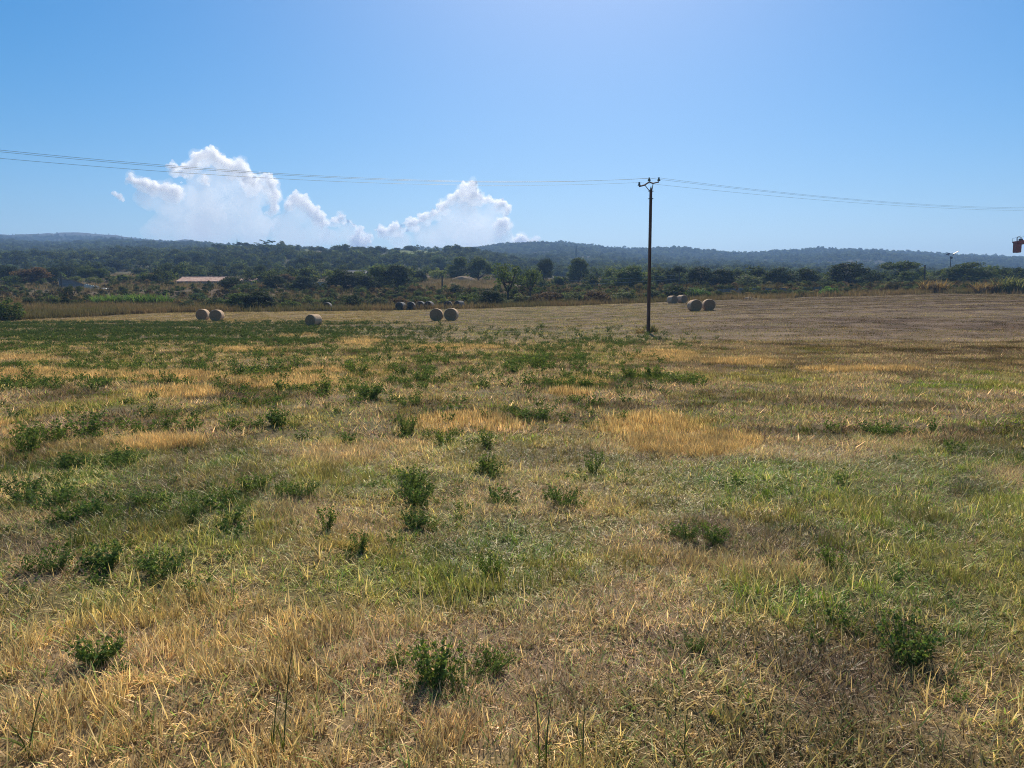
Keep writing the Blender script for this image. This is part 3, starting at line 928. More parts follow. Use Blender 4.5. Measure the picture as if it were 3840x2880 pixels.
# ------------------------------------------------------------------ tall dry grass and undergrowth along the far edge
def edge_masses():
    v = [blades(46, .55, .35, .95, .030, .45, 2, 500 + k, .25, .3, .2) for k in range(3)]
    protos = [quads_mesh('tall_tuft', a, 4, b, M_BLADE_FAR) for a, b in v]
    n = 26000
    t = (rng.random(n) * 2 - 1) * .80
    d = rng.random(n) * 46
    y = edge_dist(t) + .6 + d; x = t * y; z = ground_z(x, y)
    px, py = project(x, y, z)
    nn = fbm(x / 6, y / 6, 91, 3)
    dens = np.where(px < 900, sstep(26, 14, d), np.where(px < 2500, sstep(9, 2, d) * .8, sstep(14, 6, d) * .75 * (.4 + .6 * sstep(3000, 3500, px))))
    dens = np.maximum(dens, sstep(.45, .6, nn) * .45)
    k = rng.random(n) < dens * (.35 + nn)
    x, y, z, nn = x[k], y[k], z[k], nn[k]; m = len(x)
    g = rng.random((m, 1))
    tint = np.array((.26, .185, .095)) * (1 - g) + np.array((.185, .155, .075)) * g
    gr = sstep(.45, .62, fbm(x / 11, y / 11, 97, 3))[:, None] * .5
    tint = tint * (1 - gr) + np.array((.11, .125, .05)) * gr
    s = .7 + .6 * rng.random(m); rot = np.zeros((m, 3)); rot[:, 2] = rng.random(m) * 6.283
    scatter('tall_grass', 'tall dry grass strip along the far edge of the field', protos, np.stack([x, y, z], -1), rot,
            np.stack([s, s, s * (.7 + .6 * rng.random(m))], -1), tint, rng.integers(0, 3, m), None)


edge_masses()


def terrace_grass():
    v = [blades(40, .6, .3, .8, .045, .5, 1, 520 + k, .2, .3, .2) for k in range(3)]
    protos = [quads_mesh('terrace_tuft', a, 4, b, M_BLADE_FAR) for a, b in v]
    n = 30000; y = 118 + 190 * rng.random(n); x = (rng.random(n) * 2 - 1) * .8 * y; z = ground_z(x, y); px, py = project(x, y, z)
    o = ell(px, py, [(395, 600, 1015, 1065), (1540, 1900, 1025, 1100), (1970, 2310, 1040, 1085), (600, 960, 1055, 1085), (60, 700, 1070, 1092), (2420, 2520, 1045, 1072), (3480, 3600, 1035, 1065), (2560, 3200, 1090, 1106)], .3)
    k = rng.random(n) < o * .75 + .06
    x, y, z = x[k], y[k], z[k]; m = len(x); g = rng.random((m, 1)); b = sstep(.45, .62, fbm(x / 12, y / 12, 99, 3))[:, None]
    tint = np.array((.27, .205, .115)) * (1 - g) + np.array((.19, .15, .085)) * g
    tint = (tint * (1 - .5 * b) + np.array((.13, .125, .06)) * .5 * b) * (.7 + .6 * rng.random((m, 1)))
    s = .7 + .9 * rng.random(m); rot = np.zeros((m, 3)); rot[:, 2] = rng.random(m) * 6.283
    scatter('terrace_grass', 'dry grass on the terraces behind the field', protos, np.stack([x, y, z], -1), rot, np.stack([s, s, s], -1), tint, rng.integers(0, 3, m), None)


terrace_grass()


# ------------------------------------------------------------------ trees
def crown_oak(seed, lo=False, dense=1.0, flat=1.0, n_clump=34, leaf=.035, base=.22, full=False):
    r = np.random.default_rng(seed)
    C_ = []; Rr = []; Nn = []
    k = 11 if lo else n_clump
    for i in range(k):
        d = r.normal(size=3); d /= np.linalg.norm(d); d[2] = d[2] if r.random() < .55 else abs(d[2])
        q = .35 + .65 * r.random() ** .5
        if full or lo:
            zz = r.random() ** .8; wd = (1 - .75 * max(0, zz - .45) ** 1.5 / .41) * .37
            a = r.random() * 6.283; q = .3 + .7 * r.random() ** .5
            cx = math.cos(a) * wd * q; cy = math.sin(a) * wd * q; cz = base + (1 - base) * (.08 + .80 * zz) * flat
        else:
            cx = d[0] * .36 * q; cy = d[1] * .36 * q; cz = base + (1 - base) * .46 + d[2] * (1 - base) * .42 * q * flat
        rad = (.10 + .09 * r.random()) * (1.5 if lo else 1)
        C_.append((cx, cy, cz)); Rr.append((rad * 1.15, rad * 1.15, rad * .85)); Nn.append(int((60 if lo else 150) * dense))
    v, c = leafcloud(C_, Rr, Nn, leaf * (1.35 if lo else .8), seed + 1, .35, 1.0, .32, .3)
    return v, c, C_


def trunk_mesh(seed, C_, base, rad=.028, top=.55):
    r = np.random.default_rng(seed); m = MB()
    bend = (r.normal() * .03, r.normal() * .03)
    pts = [(0, 0, -.03), (bend[0] * .4, bend[1] * .4, base * .6), (bend[0], bend[1], base * 1.3), (bend[0] * 1.2, bend[1] * 1.3, top)]
    m.tube(pts, [rad * 1.35, rad, rad * .8, rad * .3], 8)
    for c in C_[:9]:
        z0 = base * (.9 + .6 * r.random()); p0 = Vector((bend[0] * .9, bend[1] * .9, z0)); p2 = Vector(c); p1 = p0.lerp(p2, .5) + Vector((0, 0, -.03))
        m.tube([p0, p1, p2], [rad * .5, rad * .33, rad * .12], 5, False)
    me = m.mesh('trunk', True); me.materials.append(M_BARK)
    return me


KINDS = {}


def make_kinds():
    oak = []
    for k in range(4):
        v, c, cs = crown_oak(600 + k * 7, leaf=.030, base=.12, n_clump=38)
        oak.append((quads_mesh('crown', v, 4, c, M_LEAF), trunk_mesh(601 + k, cs, .2)))
    KINDS['oak'] = oak
    dome = []                # low evergreen tree whose crown reaches the ground
    for k in range(4):
        v, c, cs = crown_oak(700 + k * 7, base=.0, n_clump=44, dense=1.0, leaf=.03, full=True)
        dome.append((quads_mesh('crown', v, 4, c, M_LEAF), trunk_mesh(701 + k, cs, .08, .03, .4)))
    KINDS['dome'] = dome
    umb = []
    for k in range(2):
        r = np.random.default_rng(800 + k); cs = []; rr = []; nn = []
        for i in range(30):
            a = r.random() * 6.283; d = np.sqrt(r.random()) * .42
            cs.append((d * np.cos(a), d * np.sin(a), .62 + .24 * np.sqrt(max(0, 1 - (d / .45) ** 2)) * (.4 + .6 * r.random()))); rr.append((.11, .11, .09)); nn.append(95)
        v, c = leafcloud(cs, rr, nn, .026, 810 + k, .4)
        umb.append((quads_mesh('crown', v, 4, c, M_LEAF), trunk_mesh(801 + k, cs, .42, .03, .7)))
    KINDS['umbrella'] = umb
    cyp = []
    for k in range(2):
        r = np.random.default_rng(820 + k); cs = []; rr = []; nn = []
        for i in range(26):
            t = i / 25; w = .5 * math.sin(math.pi * min(1, .18 + .86 * t)) ** .8
            cs.append((r.normal() * .06, r.normal() * .06, .06 + .90 * t)); rr.append((w * .75 + .03, w * .75 + .03, .06)); nn.append(48)
        v, c = leafcloud(cs, rr, nn, .05, 830 + k, 0)
        v[:, 2] = v[:, 2]
        cyp.append((quads_mesh('crown', v, 4, c, M_LEAF), trunk_mesh(821 + k, [], .1, .06, .9)))
    KINDS['cypress'] = cyp
    airy = []
    for k in range(2):
        r = np.random.default_rng(840 + k); cs = []; rr = []; nn = []
        for i in range(46):
            d = r.normal(size=3); d /= np.linalg.norm(d); q = r.random() ** .45
            cs.append((d[0] * .40 * q, d[1] * .40 * q, .64 + d[2] * .33 * q)); rr.append(.06 + .05 * r.random()); nn.append(36)
        v, c = leafcloud(cs, rr, nn, .021, 850 + k, .2, 1.1)
        m = MB(); rs = random.Random(860 + k)
        m.tube([(0, 0, -.03), (.01, 0, .16), (.0, .0, .3)], [.03, .024, .02], 8)
        for i in range(5):
            a = i * 1.257 + rs.random() * .6; l = .2 + .12 * rs.random()
            e1 = Vector((math.cos(a) * l * .5, math.sin(a) * l * .5, .48)); e2 = Vector((math.cos(a) * l, math.sin(a) * l, .68 + .15 * rs.random()))
            m.tube([(0, 0, .27), e1, e2], [.017, .011, .005], 6, False)
            for j in range(4):
                e3 = Vector(cs[rs.randrange(46)]); 
                if (e3 - e1).length < .45: m.tube([e1, e1.lerp(e3, .5) + Vector((0, 0, .02)), e3], [.008, .005, .002], 5, False)
        me = m.mesh('trunk', True); me.materials.append(M_BARK)
        airy.append((quads_mesh('crown', v, 4, c, M_LEAF), me))
    KINDS['airy'] = airy
    bush = []
    for k in range(4):
        r = np.random.default_rng(870 + k); cs = []; rr = []; nn = []
        for i in range(26):
            a = r.random() * 6.283; d = np.sqrt(r.random()) * .42
            cs.append((d * np.cos(a), d * np.sin(a), .10 + .68 * r.random() * np.sqrt(max(.1, 1 - (d / .46) ** 2)))); rr.append(.12 + .07 * r.random()); nn.append(75)
        v, c = leafcloud(cs, rr, nn, .034, 880 + k, .3)
        v[:, 2] = np.maximum(v[:, 2], 0)
        m = MB(); rs = random.Random(890 + k)
        for i in range(7):
            q = cs[rs.randrange(26)]; m.tube([(0, 0, -.02), (q[0] * .4, q[1] * .4, q[2] * .5), q], [.016, .011, .004], 5, False)
        me = m.mesh('stems', True); me.materials.append(M_BARK)
        bush.append((quads_mesh('foliage', v, 4, c, M_LEAF), me))
    KINDS['bush'] = bush
    cane = []
    for k in range(2):
        v, c = blades(330, .46, .55, 1.0, .035, .32, 3, 900 + k, .28, .3, .2)
        cane.append((quads_mesh('leaves', v, 4, c, M_LEAF), None))
    KINDS['cane'] = cane
    # tall pine with bare limbs and flat tufts
    r = np.random.default_rng(910); cs = []; m = MB()
    m.tube([(0, 0, -.03), (.01, 0, .35), (-.01, 0, .8)], [.03, .022, .008], 8); m.tube([(.0, 0, .05), (.10, .02, .3), (.13, .03, .62)], [.024, .018, .007], 8)
    rr = []; nn = []
    for i in range(17):
        a = r.random() * 6.283; L = .2 + .34 * r.random(); z = .45 + .5 * r.random(); L *= 1.25 - abs(z - .68) * 1.5
        q = (np.cos(a) * L, np.sin(a) * L * .8, z + .05)
        m.tube([(.02, 0, z - .12), (q[0] * .5, q[1] * .5, z - .02), q], [.011, .008, .003], 5, False)
        for s in range(3):
            cs.append((q[0] * (.72 + .2 * s), q[1] * (.72 + .2 * s), q[2] + r.normal() * .02)); rr.append((.085, .085, .035)); nn.append(44)
    v, c = leafcloud(cs, rr, nn, .022, 911, .6)
    me = m.mesh('trunk', True); me.materials.append(M_BARK)
    KINDS['pine'] = [(quads_mesh('crown', v, 4, c, M_LEAF), me)]


make_kinds()
GREENS = dict(dark=(.038, .060, .032), mid=(.085, .125, .046), light=(.15, .19, .06), grey=(.105, .13, .075), bright=(.10, .19, .06),
              brown=(.12, .085, .055), dry=(.20, .155, .09), blue=(.07, .12, .07))
NAMES = dict(oak=('round_tree', 'tree'), dome=('evergreen_tree', 'tree'), umbrella=('umbrella_pine', 'pine tree'), cypress=('cypress_tree', 'cypress'),
             airy=('open_crowned_tree', 'tree'), bush=('bush', 'bush'), cane=('cane_thicket', 'reeds'), pine=('pine_tree', 'pine tree'))
used = {}
kidx = {}


def plant(kind, px, foot, top, width, y, tone, label, group=None):
    """a tree or bush with its foot and top where the photograph shows them, y metres away"""
    a, b = slope(px, foot)
    x = float(a) * y
    zg = float(ground_z(np.array([x]), np.array([y]))[0])
    zt = EYE + float(slope(px, top)[1]) * y
    zf = min(EYE + float(b) * y, zt - 1.0)
    z0 = zg
    h = max(zt - z0, .6 * width / F * y if kind not in ('cypress',) else .8)
    W = width / F * y
    nm, cat = NAMES[kind]
    e = empty(nm, (x, y, z0), random.random() * 6.28); tag(e, label, cat, group)
    L = KINDS[kind]; i = kidx.get(kind, 0); kidx[kind] = i + 1
    crown, trunk = L[i % len(L)]
    g = GREENS[tone]; f = .88 + .26 * random.random()
    nat = {'oak': .78, 'dome': .74, 'umbrella': .95, 'cypress': 1.0, 'airy': .85, 'bush': .88, 'cane': 1.0, 'pine': 1.0}[kind]
    for me in (crown, trunk):
        if me is None: continue
        o = bpy.data.objects.new(me.name.split('.')[0], me); C.objects.link(o); o.parent = e
        o.scale = (W / nat, W / nat, h / 1.0); o.color = (g[0] * f, g[1] * f, g[2] * f, 1)
    return e


TREES = [
    # --- at the very edge of the field
    ('bush', 18, 1180, 1090, 120, 80, 'mid', 'leafy green bush cut by the frame edge before tall dry grass'),
    ('bush', 128, 1143, 1117, 66, 112, 'dark', 'low dark bush beyond the tall dry grass strip'),
    ('bush', 190, 1140, 1100, 66, 116, 'mid', 'rounded green bush beside a many stemmed tree'),
    ('airy', 268, 1140, 1066, 70, 116, 'dark', 'thin many stemmed tree before a bare earth bank'),
    ('cane', 385, 1140, 1102, 80, 114, 'bright', 'pale green cane clump ending the cane belt'),
    ('cane', 450, 1142, 1098, 90, 116, 'bright', 'cane clump with the palest tops in the cane belt'),
    ('cane', 520, 1142, 1094, 100, 116, 'bright', 'tall cane clump in the middle of the cane belt'),
    ('cane', 590, 1143, 1096, 100, 116, 'bright', 'dense cane clump near the thin bushes'),
    ('bush', 655, 1140, 1108, 70, 118, 'mid', 'dull bush closing the cane belt'),
    ('bush', 700, 1150, 1118, 70, 108, 'dark', 'low dark bush behind the pair of hay bales'),
    ('bush', 742, 1130, 1084, 66, 128, 'blue', 'blue green bush on the bank below the long tiled roof'),
    ('bush', 790, 1155, 1122, 70, 108, 'dark', 'dark low bush directly above the pair of bales'),
    ('bush', 838, 1150, 1106, 70, 112, 'mid', 'olive bush with pale twigs behind the bale pair'),
    ('dome', 905, 1166, 1098, 110, 106, 'mid', 'large green bush, tallest at the stubble edge'),
    ('dome', 970, 1168, 1092, 120, 107, 'dark', 'large dark rounded tree at the stubble edge'),
    ('bush', 1092, 1166, 1112, 84, 108, 'mid', 'olive bush behind the single hay bale'),
    ('bush', 1220, 1140, 1106, 90, 118, 'mid', 'dense bush left of the old dark bale in the grass'),
    ('bush', 1316, 1142, 1092, 90, 118, 'dark', 'dark bush above the old dark bale in the grass'),
    ('bush', 1420, 1140, 1110, 90, 120, 'grey', 'grey green bush under the tall dark tree group'),
    ('bush', 1500, 1138, 1100, 90, 122, 'brown', 'brownish bush above the row of old dark bales'),
    ('bush', 1590, 1136, 1104, 90, 122, 'mid', 'green bush behind the row of old dark bales'),
    ('bush', 1672, 1150, 1112, 60, 118, 'light', 'light green bush between two groups of old dark bales'),
    ('bush', 1760, 1140, 1080, 100, 122, 'mid', 'tangled green bush above the two old dark bales'),
    ('dome', 1838, 1158, 1092, 110, 114, 'dark', 'dark bush at the foot of the open crowned tree'),
    ('airy', 1905, 1128, 975, 150, 128, 'mid', 'tall open crowned tree with bare trunk, biggest at the field edge'),
    ('airy', 1988, 1095, 1000, 90, 136, 'mid', 'forked open tree leaning beside the tall open crowned tree'),
    ('bush', 1955, 1150, 1105, 100, 118, 'grey', 'grey bush between the open crowned trees and the stubble'),
    ('bush', 2060, 1148, 1096, 110, 118, 'brown', 'brown green thicket in the dry bank'),
    ('bush', 2150, 1144, 1098, 100, 118, 'grey', 'dusty thicket below the earth bank'),
    ('bush', 2245, 1142, 1094, 110, 118, 'brown', 'dusty brown thicket ending near the power pole'),
    ('bush', 2335, 1138, 1092, 110, 120, 'grey', 'grey thicket just before the power pole'),
    ('bush', 2455, 1132, 1076, 90, 124, 'dark', 'dark bush right behind the power pole'),
    ('bush', 2540, 1134, 1060, 110, 124, 'dark', 'tall dark bush behind the far pair of bales'),
    ('bush', 2615, 1128, 1064, 100, 126, 'bright', 'bright green bush behind the near bale pair'),
    ('bush', 3108, 1118, 1094, 80, 128, 'bright', 'low bright green bush at the foot of the stone wall'),
    ('bush', 3000, 1118, 1105, 60, 128, 'mid', 'low green scrub along the stone wall'),
    ('cane', 3790, 1110, 1066, 130, 128, 'grey', 'tall greyish reed clump at the frame edge'),
    ('cane', 3690, 1108, 1078, 90, 130, 'dry', 'dry reed clump in the far corner of the field'),
    ('cane', 3500, 1104, 1080, 100, 132, 'dry', 'low dry reed clump beside the leaning pole'),
    # --- bank, terraces and gardens
    ('oak', 122, 1075, 998, 110, 195, 'brown', 'broad dark reddish tree next to the grey shed'),
    ('oak', 24, 1060, 988, 84, 215, 'dark', 'dark tree at the frame edge above the bank'),
    ('bush', 48, 1078, 1042, 80, 190, 'mid', 'green bush before the broad reddish tree'),
    ('oak', 192, 1068, 998, 70, 215, 'dark', 'dark round tree just past the broad reddish tree'),
    ('oak', 242, 1058, 992, 70, 245, 'dark', 'round tree above the grey shed'),
    ('bush', 282, 1060, 1030, 56, 205, 'light', 'light green bush behind the grey shed'),
    ('oak', 325, 1062, 994, 66, 225, 'mid', 'round tree behind the light green bushes'),
    ('bush', 352, 1072, 1030, 60, 200, 'light', 'lightest bush between the shed and the open slope'),
    ('oak', 378, 1062, 1000, 50, 225, 'mid', 'slim tree at the rim of the open grassy slope'),
    ('dome', 430, 1028, 972, 70, 330, 'dark', 'dark round tree on top of the open grassy slope'),
    ('bush', 478, 1070, 1022, 60, 205, 'grey', 'grey green bush on the open grassy slope'),
    ('bush', 545, 1070, 1038, 70, 205, 'mid', 'olive bush before the tiled house'),
    ('dome', 605, 1042, 1003, 42, 270, 'dark', 'small dark dome tree beside a thin white topped pole'),
    ('bush', 640, 1066, 1044, 50, 210, 'light', 'yellowish bush at the end of the long tiled roof'),
    ('oak', 868, 1112, 1034, 80, 162, 'dark', 'dark tree hiding the end of the long tiled roof'),
    ('bush', 925, 1108, 1060, 80, 158, 'mid', 'grey olive bush below the small tiled roof'),
    ('oak', 982, 1058, 993, 34, 230, 'dark', 'narrow leaning dark tree beside a tall thin post'),
    ('bush', 1010, 1068, 1020, 70, 215, 'light', 'light green tree behind the tall thin post'),
    ('dome', 1030, 1108, 1054, 90, 168, 'dark', 'dark flat topped hedge tree before the caravan garden'),
    ('oak', 1062, 1088, 1030, 76, 190, 'brown', 'brownish tree in the caravan garden'),
    ('bush', 1085, 1105, 1066, 50, 172, 'mid', 'small conical bush in the caravan garden'),
    ('dome', 1140, 1104, 1088, 90, 168, 'dark', 'clipped dark hedge in front of the caravan'),
    ('bush', 1145, 1062, 1028, 90, 235, 'light', 'pale green shrubbery behind the caravan'),
    ('oak', 1245, 1078, 1006, 66, 195, 'light', 'leafy light tree between the caravan and the grey roof'),
    ('oak', 1345, 1062, 1012, 60, 192, 'light', 'light tree half hiding the grey roof'),
    ('dome', 1290, 1100, 1040, 130, 172, 'dark', 'very dark hedge tree below the grey roof'),
    ('dome', 1420, 1100, 996, 100, 180, 'mid', 'tall green tree beside the grey roofed house'),
    ('dome', 1490, 1098, 992, 105, 178, 'dark', 'tallest tree of the dark group by the grey roofed house'),
    ('dome', 1372, 1100, 1030, 90, 174, 'dark', 'dark tree filling the group by the grey roofed house'),
    ('dome', 1572, 1058, 1012, 52, 215, 'dark', 'dark ball shaped tree on the dry terrace'),
    ('bush', 1640, 1034, 990, 76, 245, 'light', 'light green tree above the straw coloured terrace'),
    ('dome', 1725, 1030, 962, 84, 250, 'mid', 'sunlit green tree behind the straw heap'),
    ('dome', 1796, 1036, 962, 96, 248, 'mid', 'tall sunlit green tree right of the straw heap'),
    ('bush', 1560, 1100, 1060, 60, 150, 'brown', 'dark spiky shrub on the terrace edge'),
    ('bush', 1715, 1090, 1060, 60, 152, 'dark', 'dark shrub leaning on the terrace edge'),
    ('oak', 2042, 1042, 964, 60, 235, 'dark', 'narrow dark tree on the slope behind the forked tree'),
    ('bush', 2042, 1075, 1040, 50, 190, 'mid', 'small green shrub on the dry terrace'),
    ('dome', 2168, 1054, 962, 88, 232, 'mid', 'ivy covered tree with a leafy pointed top'),
    ('bush', 2200, 1095, 1046, 50, 165, 'dark', 'dark shrub crossed by the low cables'),
    ('airy', 2240, 1050, 996, 60, 235, 'mid', 'small open tree beside the ivy covered tree'),
    ('bush', 2290, 1090, 1020, 80, 185, 'mid', 'green shrubbery where the low cables begin'),
    ('dome', 2368, 1092, 992, 124, 172, 'mid', 'wide domed tree in front of the hill beside the power pole'),
    ('airy', 2468, 1056, 992, 60, 215, 'grey', 'thin bare limbed tree just behind the power pole'),
    ('dome', 2548, 1080, 996, 70, 200, 'dark', 'dark tree behind the short cable pole'),
    ('dome', 2625, 1088, 1000, 105, 178, 'dark', 'dark round tree behind the near bale pair'),
    ('dome', 2705, 1090, 1006, 105, 178, 'dark', 'dark tree at the start of the stone wall'),
    ('oak', 2780, 1062, 1012, 60, 225, 'mid', 'small tree behind the grey green rounded bush'),
    ('bush', 2800, 1094, 1036, 100, 170, 'grey', 'grey green rounded bush above the stone wall'),
    ('bush', 2868, 1078, 1040, 60, 190, 'dry', 'yellow dry bush between two dark trees'),
    ('dome', 2922, 1094, 1000, 100, 178, 'dark', 'dark tree of a touching pair above the stone wall'),
    ('dome', 3022, 1094, 1004, 104, 178, 'dark', 'second dark tree of a touching pair above the stone wall'),
    ('bush', 3090, 1082, 1022, 60, 185, 'grey', 'thin grey tree between dark trees'),
    ('dome', 3178, 1090, 984, 150, 176, 'dark', 'largest dark tree beyond the end of the stone wall'),
    ('bush', 3272, 1086, 1002, 74, 180, 'dark', 'dark tree leaning on the largest dark tree'),
    ('umbrella', 3372, 1084, 990, 160, 205, 'mid', 'flat topped tree spreading over a bushier one'),
    ('dome', 3396, 1084, 1014, 84, 180, 'mid', 'bushy tree under a flat topped one'),
    ('bush', 3480, 1084, 1030, 80, 182, 'grey', 'thin grey shrub behind the leaning pole'),
    ('bush', 3540, 1082, 1052, 80, 182, 'dark', 'dark low shrubs before the lamp post'),
    ('dome', 3632, 1076, 1004, 150, 182, 'mid', 'wide green tree beside the lamp post'),
    ('bush', 3725, 1072, 1040, 60, 190, 'brown', 'brownish shrub beyond the wide green tree'),
    ('bush', 3842, 1074, 1040, 60, 185, 'dark', 'dark shrub cut by the frame edge under the crane'),
    # --- slopes and skyline
    ('dome', 443, 978, 934, 58, 520, 'dark', 'dark ball shaped pine high on the wooded slope'),
    ('dome', 518, 974, 934, 44, 560, 'dark', 'second dark ball shaped pine on the wooded slope'),
    ('dome', 558, 968, 938, 40, 580, 'dark', 'small round pine beside a ball shaped one on the slope'),
    ('dome', 590, 964, 942, 30, 600, 'dark', 'smallest of a row of round pines on the slope'),
    ('dome', 663, 962, 940, 26, 600, 'dark', 'boxy little tree high on the slope'),
    ('cypress', 766, 955, 929, 6, 560, 'dark', 'lone slim cypress on the slope before the big round pines'),
    ('umbrella', 820, 955, 909, 56, 600, 'dark', 'big round pine with a dark trunk side near the skyline'),
    ('umbrella', 875, 952, 915, 64, 590, 'mid', 'broad umbrella pine between two taller pines on the skyline'),
    ('umbrella', 908, 948, 903, 56, 620, 'dark', 'tallest round pine on the skyline'),
    ('cypress', 889, 912, 893, 5, 640, 'dark', 'cypress tip rising above the umbrella pines'),
    ('cypress', 930, 940, 917, 8, 600, 'dark', 'short cypress right of the tallest round pine'),
    ('pine', 998, 944, 899, 60, 600, 'dark', 'ragged flat branched pine alone on the skyline'),
    ('oak', 1108, 942, 926, 34, 650, 'dark', 'low round tree on the ridge by the pale strip'),
    ('oak', 1176, 946, 924, 34, 640, 'dark', 'bushy tree on the ridge above the tan field'),
    ('oak', 1206, 946, 924, 30, 640, 'dark', 'second bushy tree on the ridge above the tan field'),
    ('oak', 1285, 985, 914, 54, 560, 'dark', 'tall dark oak breaking the ridge line'),
    ('oak', 1322, 948, 926, 28, 640, 'dark', 'small tree next to the tall dark oak on the ridge'),
    ('oak', 1359, 946, 924, 32, 650, 'dark', 'round tree on the ridge above the second tan field'),
    ('oak', 1395, 944, 926, 22, 650, 'dark', 'little round tree at the edge of the bright green vines'),
    ('oak', 1428, 980, 921, 50, 560, 'dark', 'dark oak in front of the bright green vines'),
    ('oak', 1487, 944, 926, 22, 660, 'dark', 'square little tree behind the bright green vines'),
    ('oak', 1535, 946, 928, 40, 670, 'dark', 'wide tree behind the bright green vines'),
    ('oak', 1720, 965, 924, 44, 640, 'mid', 'loose tree standing at the end of the bright green vines'),
    ('dome', 1140, 1036, 988, 76, 330, 'dark', 'large dark dome tree on the slope above the caravan'),
    ('dome', 1268, 1014, 986, 54, 390, 'dark', 'dome tree on the slope above the grey roof'),
    ('dome', 1360, 1018, 988, 44, 380, 'dark', 'leaning dome tree on the slope above the dark group'),
    ('dome', 1650, 1016, 958, 90, 380, 'blue', 'bluish dark tree on the slope above the straw heap'),
    ('dome', 690, 1022, 972, 70, 370, 'dark', 'dark tree in the wood straight above the long tiled roof'),
    ('dome', 748, 1018, 968, 66, 375, 'dark', 'dark tree next to another above the long tiled roof'),
    ('dome', 880, 1004, 958, 66, 430, 'dark', 'dark tree in the wood under the umbrella pines'),
    ('cypress', 2160, 968, 924, 13, 900, 'dark', 'single broad cypress on the far hillside'),
    ('cypress', 2824, 1034, 991, 9, 420, 'dark', 'tallest of the slim cypresses behind the stone wall'),
    ('cypress', 2837, 1034, 1000, 9, 420, 'dark', 'second tallest of the slim cypresses behind the stone wall'),
    ('cypress', 2848, 1034, 1005, 8, 420, 'dark', 'third of the slim cypresses behind the stone wall'),
    ('cypress', 2863, 1034, 1006, 8, 420, 'dark', 'cypress standing a little apart from three slim ones'),
    ('cypress', 55, 1012, 980, 6, 380, 'dark', 'slim cypress above the broad reddish tree'),
    ('cypress', 67, 1012, 984, 6, 380, 'dark', 'shorter cypress close to a slim one above the reddish tree'),
    ('cypress', 119, 1008, 984, 6, 380, 'dark', 'cypress rising just behind the broad reddish tree'),
    ('oak', 2885, 960, 938, 20, 1560, 'dark', 'round tree alone on the far hill crest'),
    ('oak', 2962, 958, 936, 20, 1560, 'dark', 'leaning round tree on the far hill crest'),
    ('oak', 371, 892, 882, 12, 2500, 'dark', 'lone tree on the bare far hill'),
]
for t in TREES:
    plant(*t)


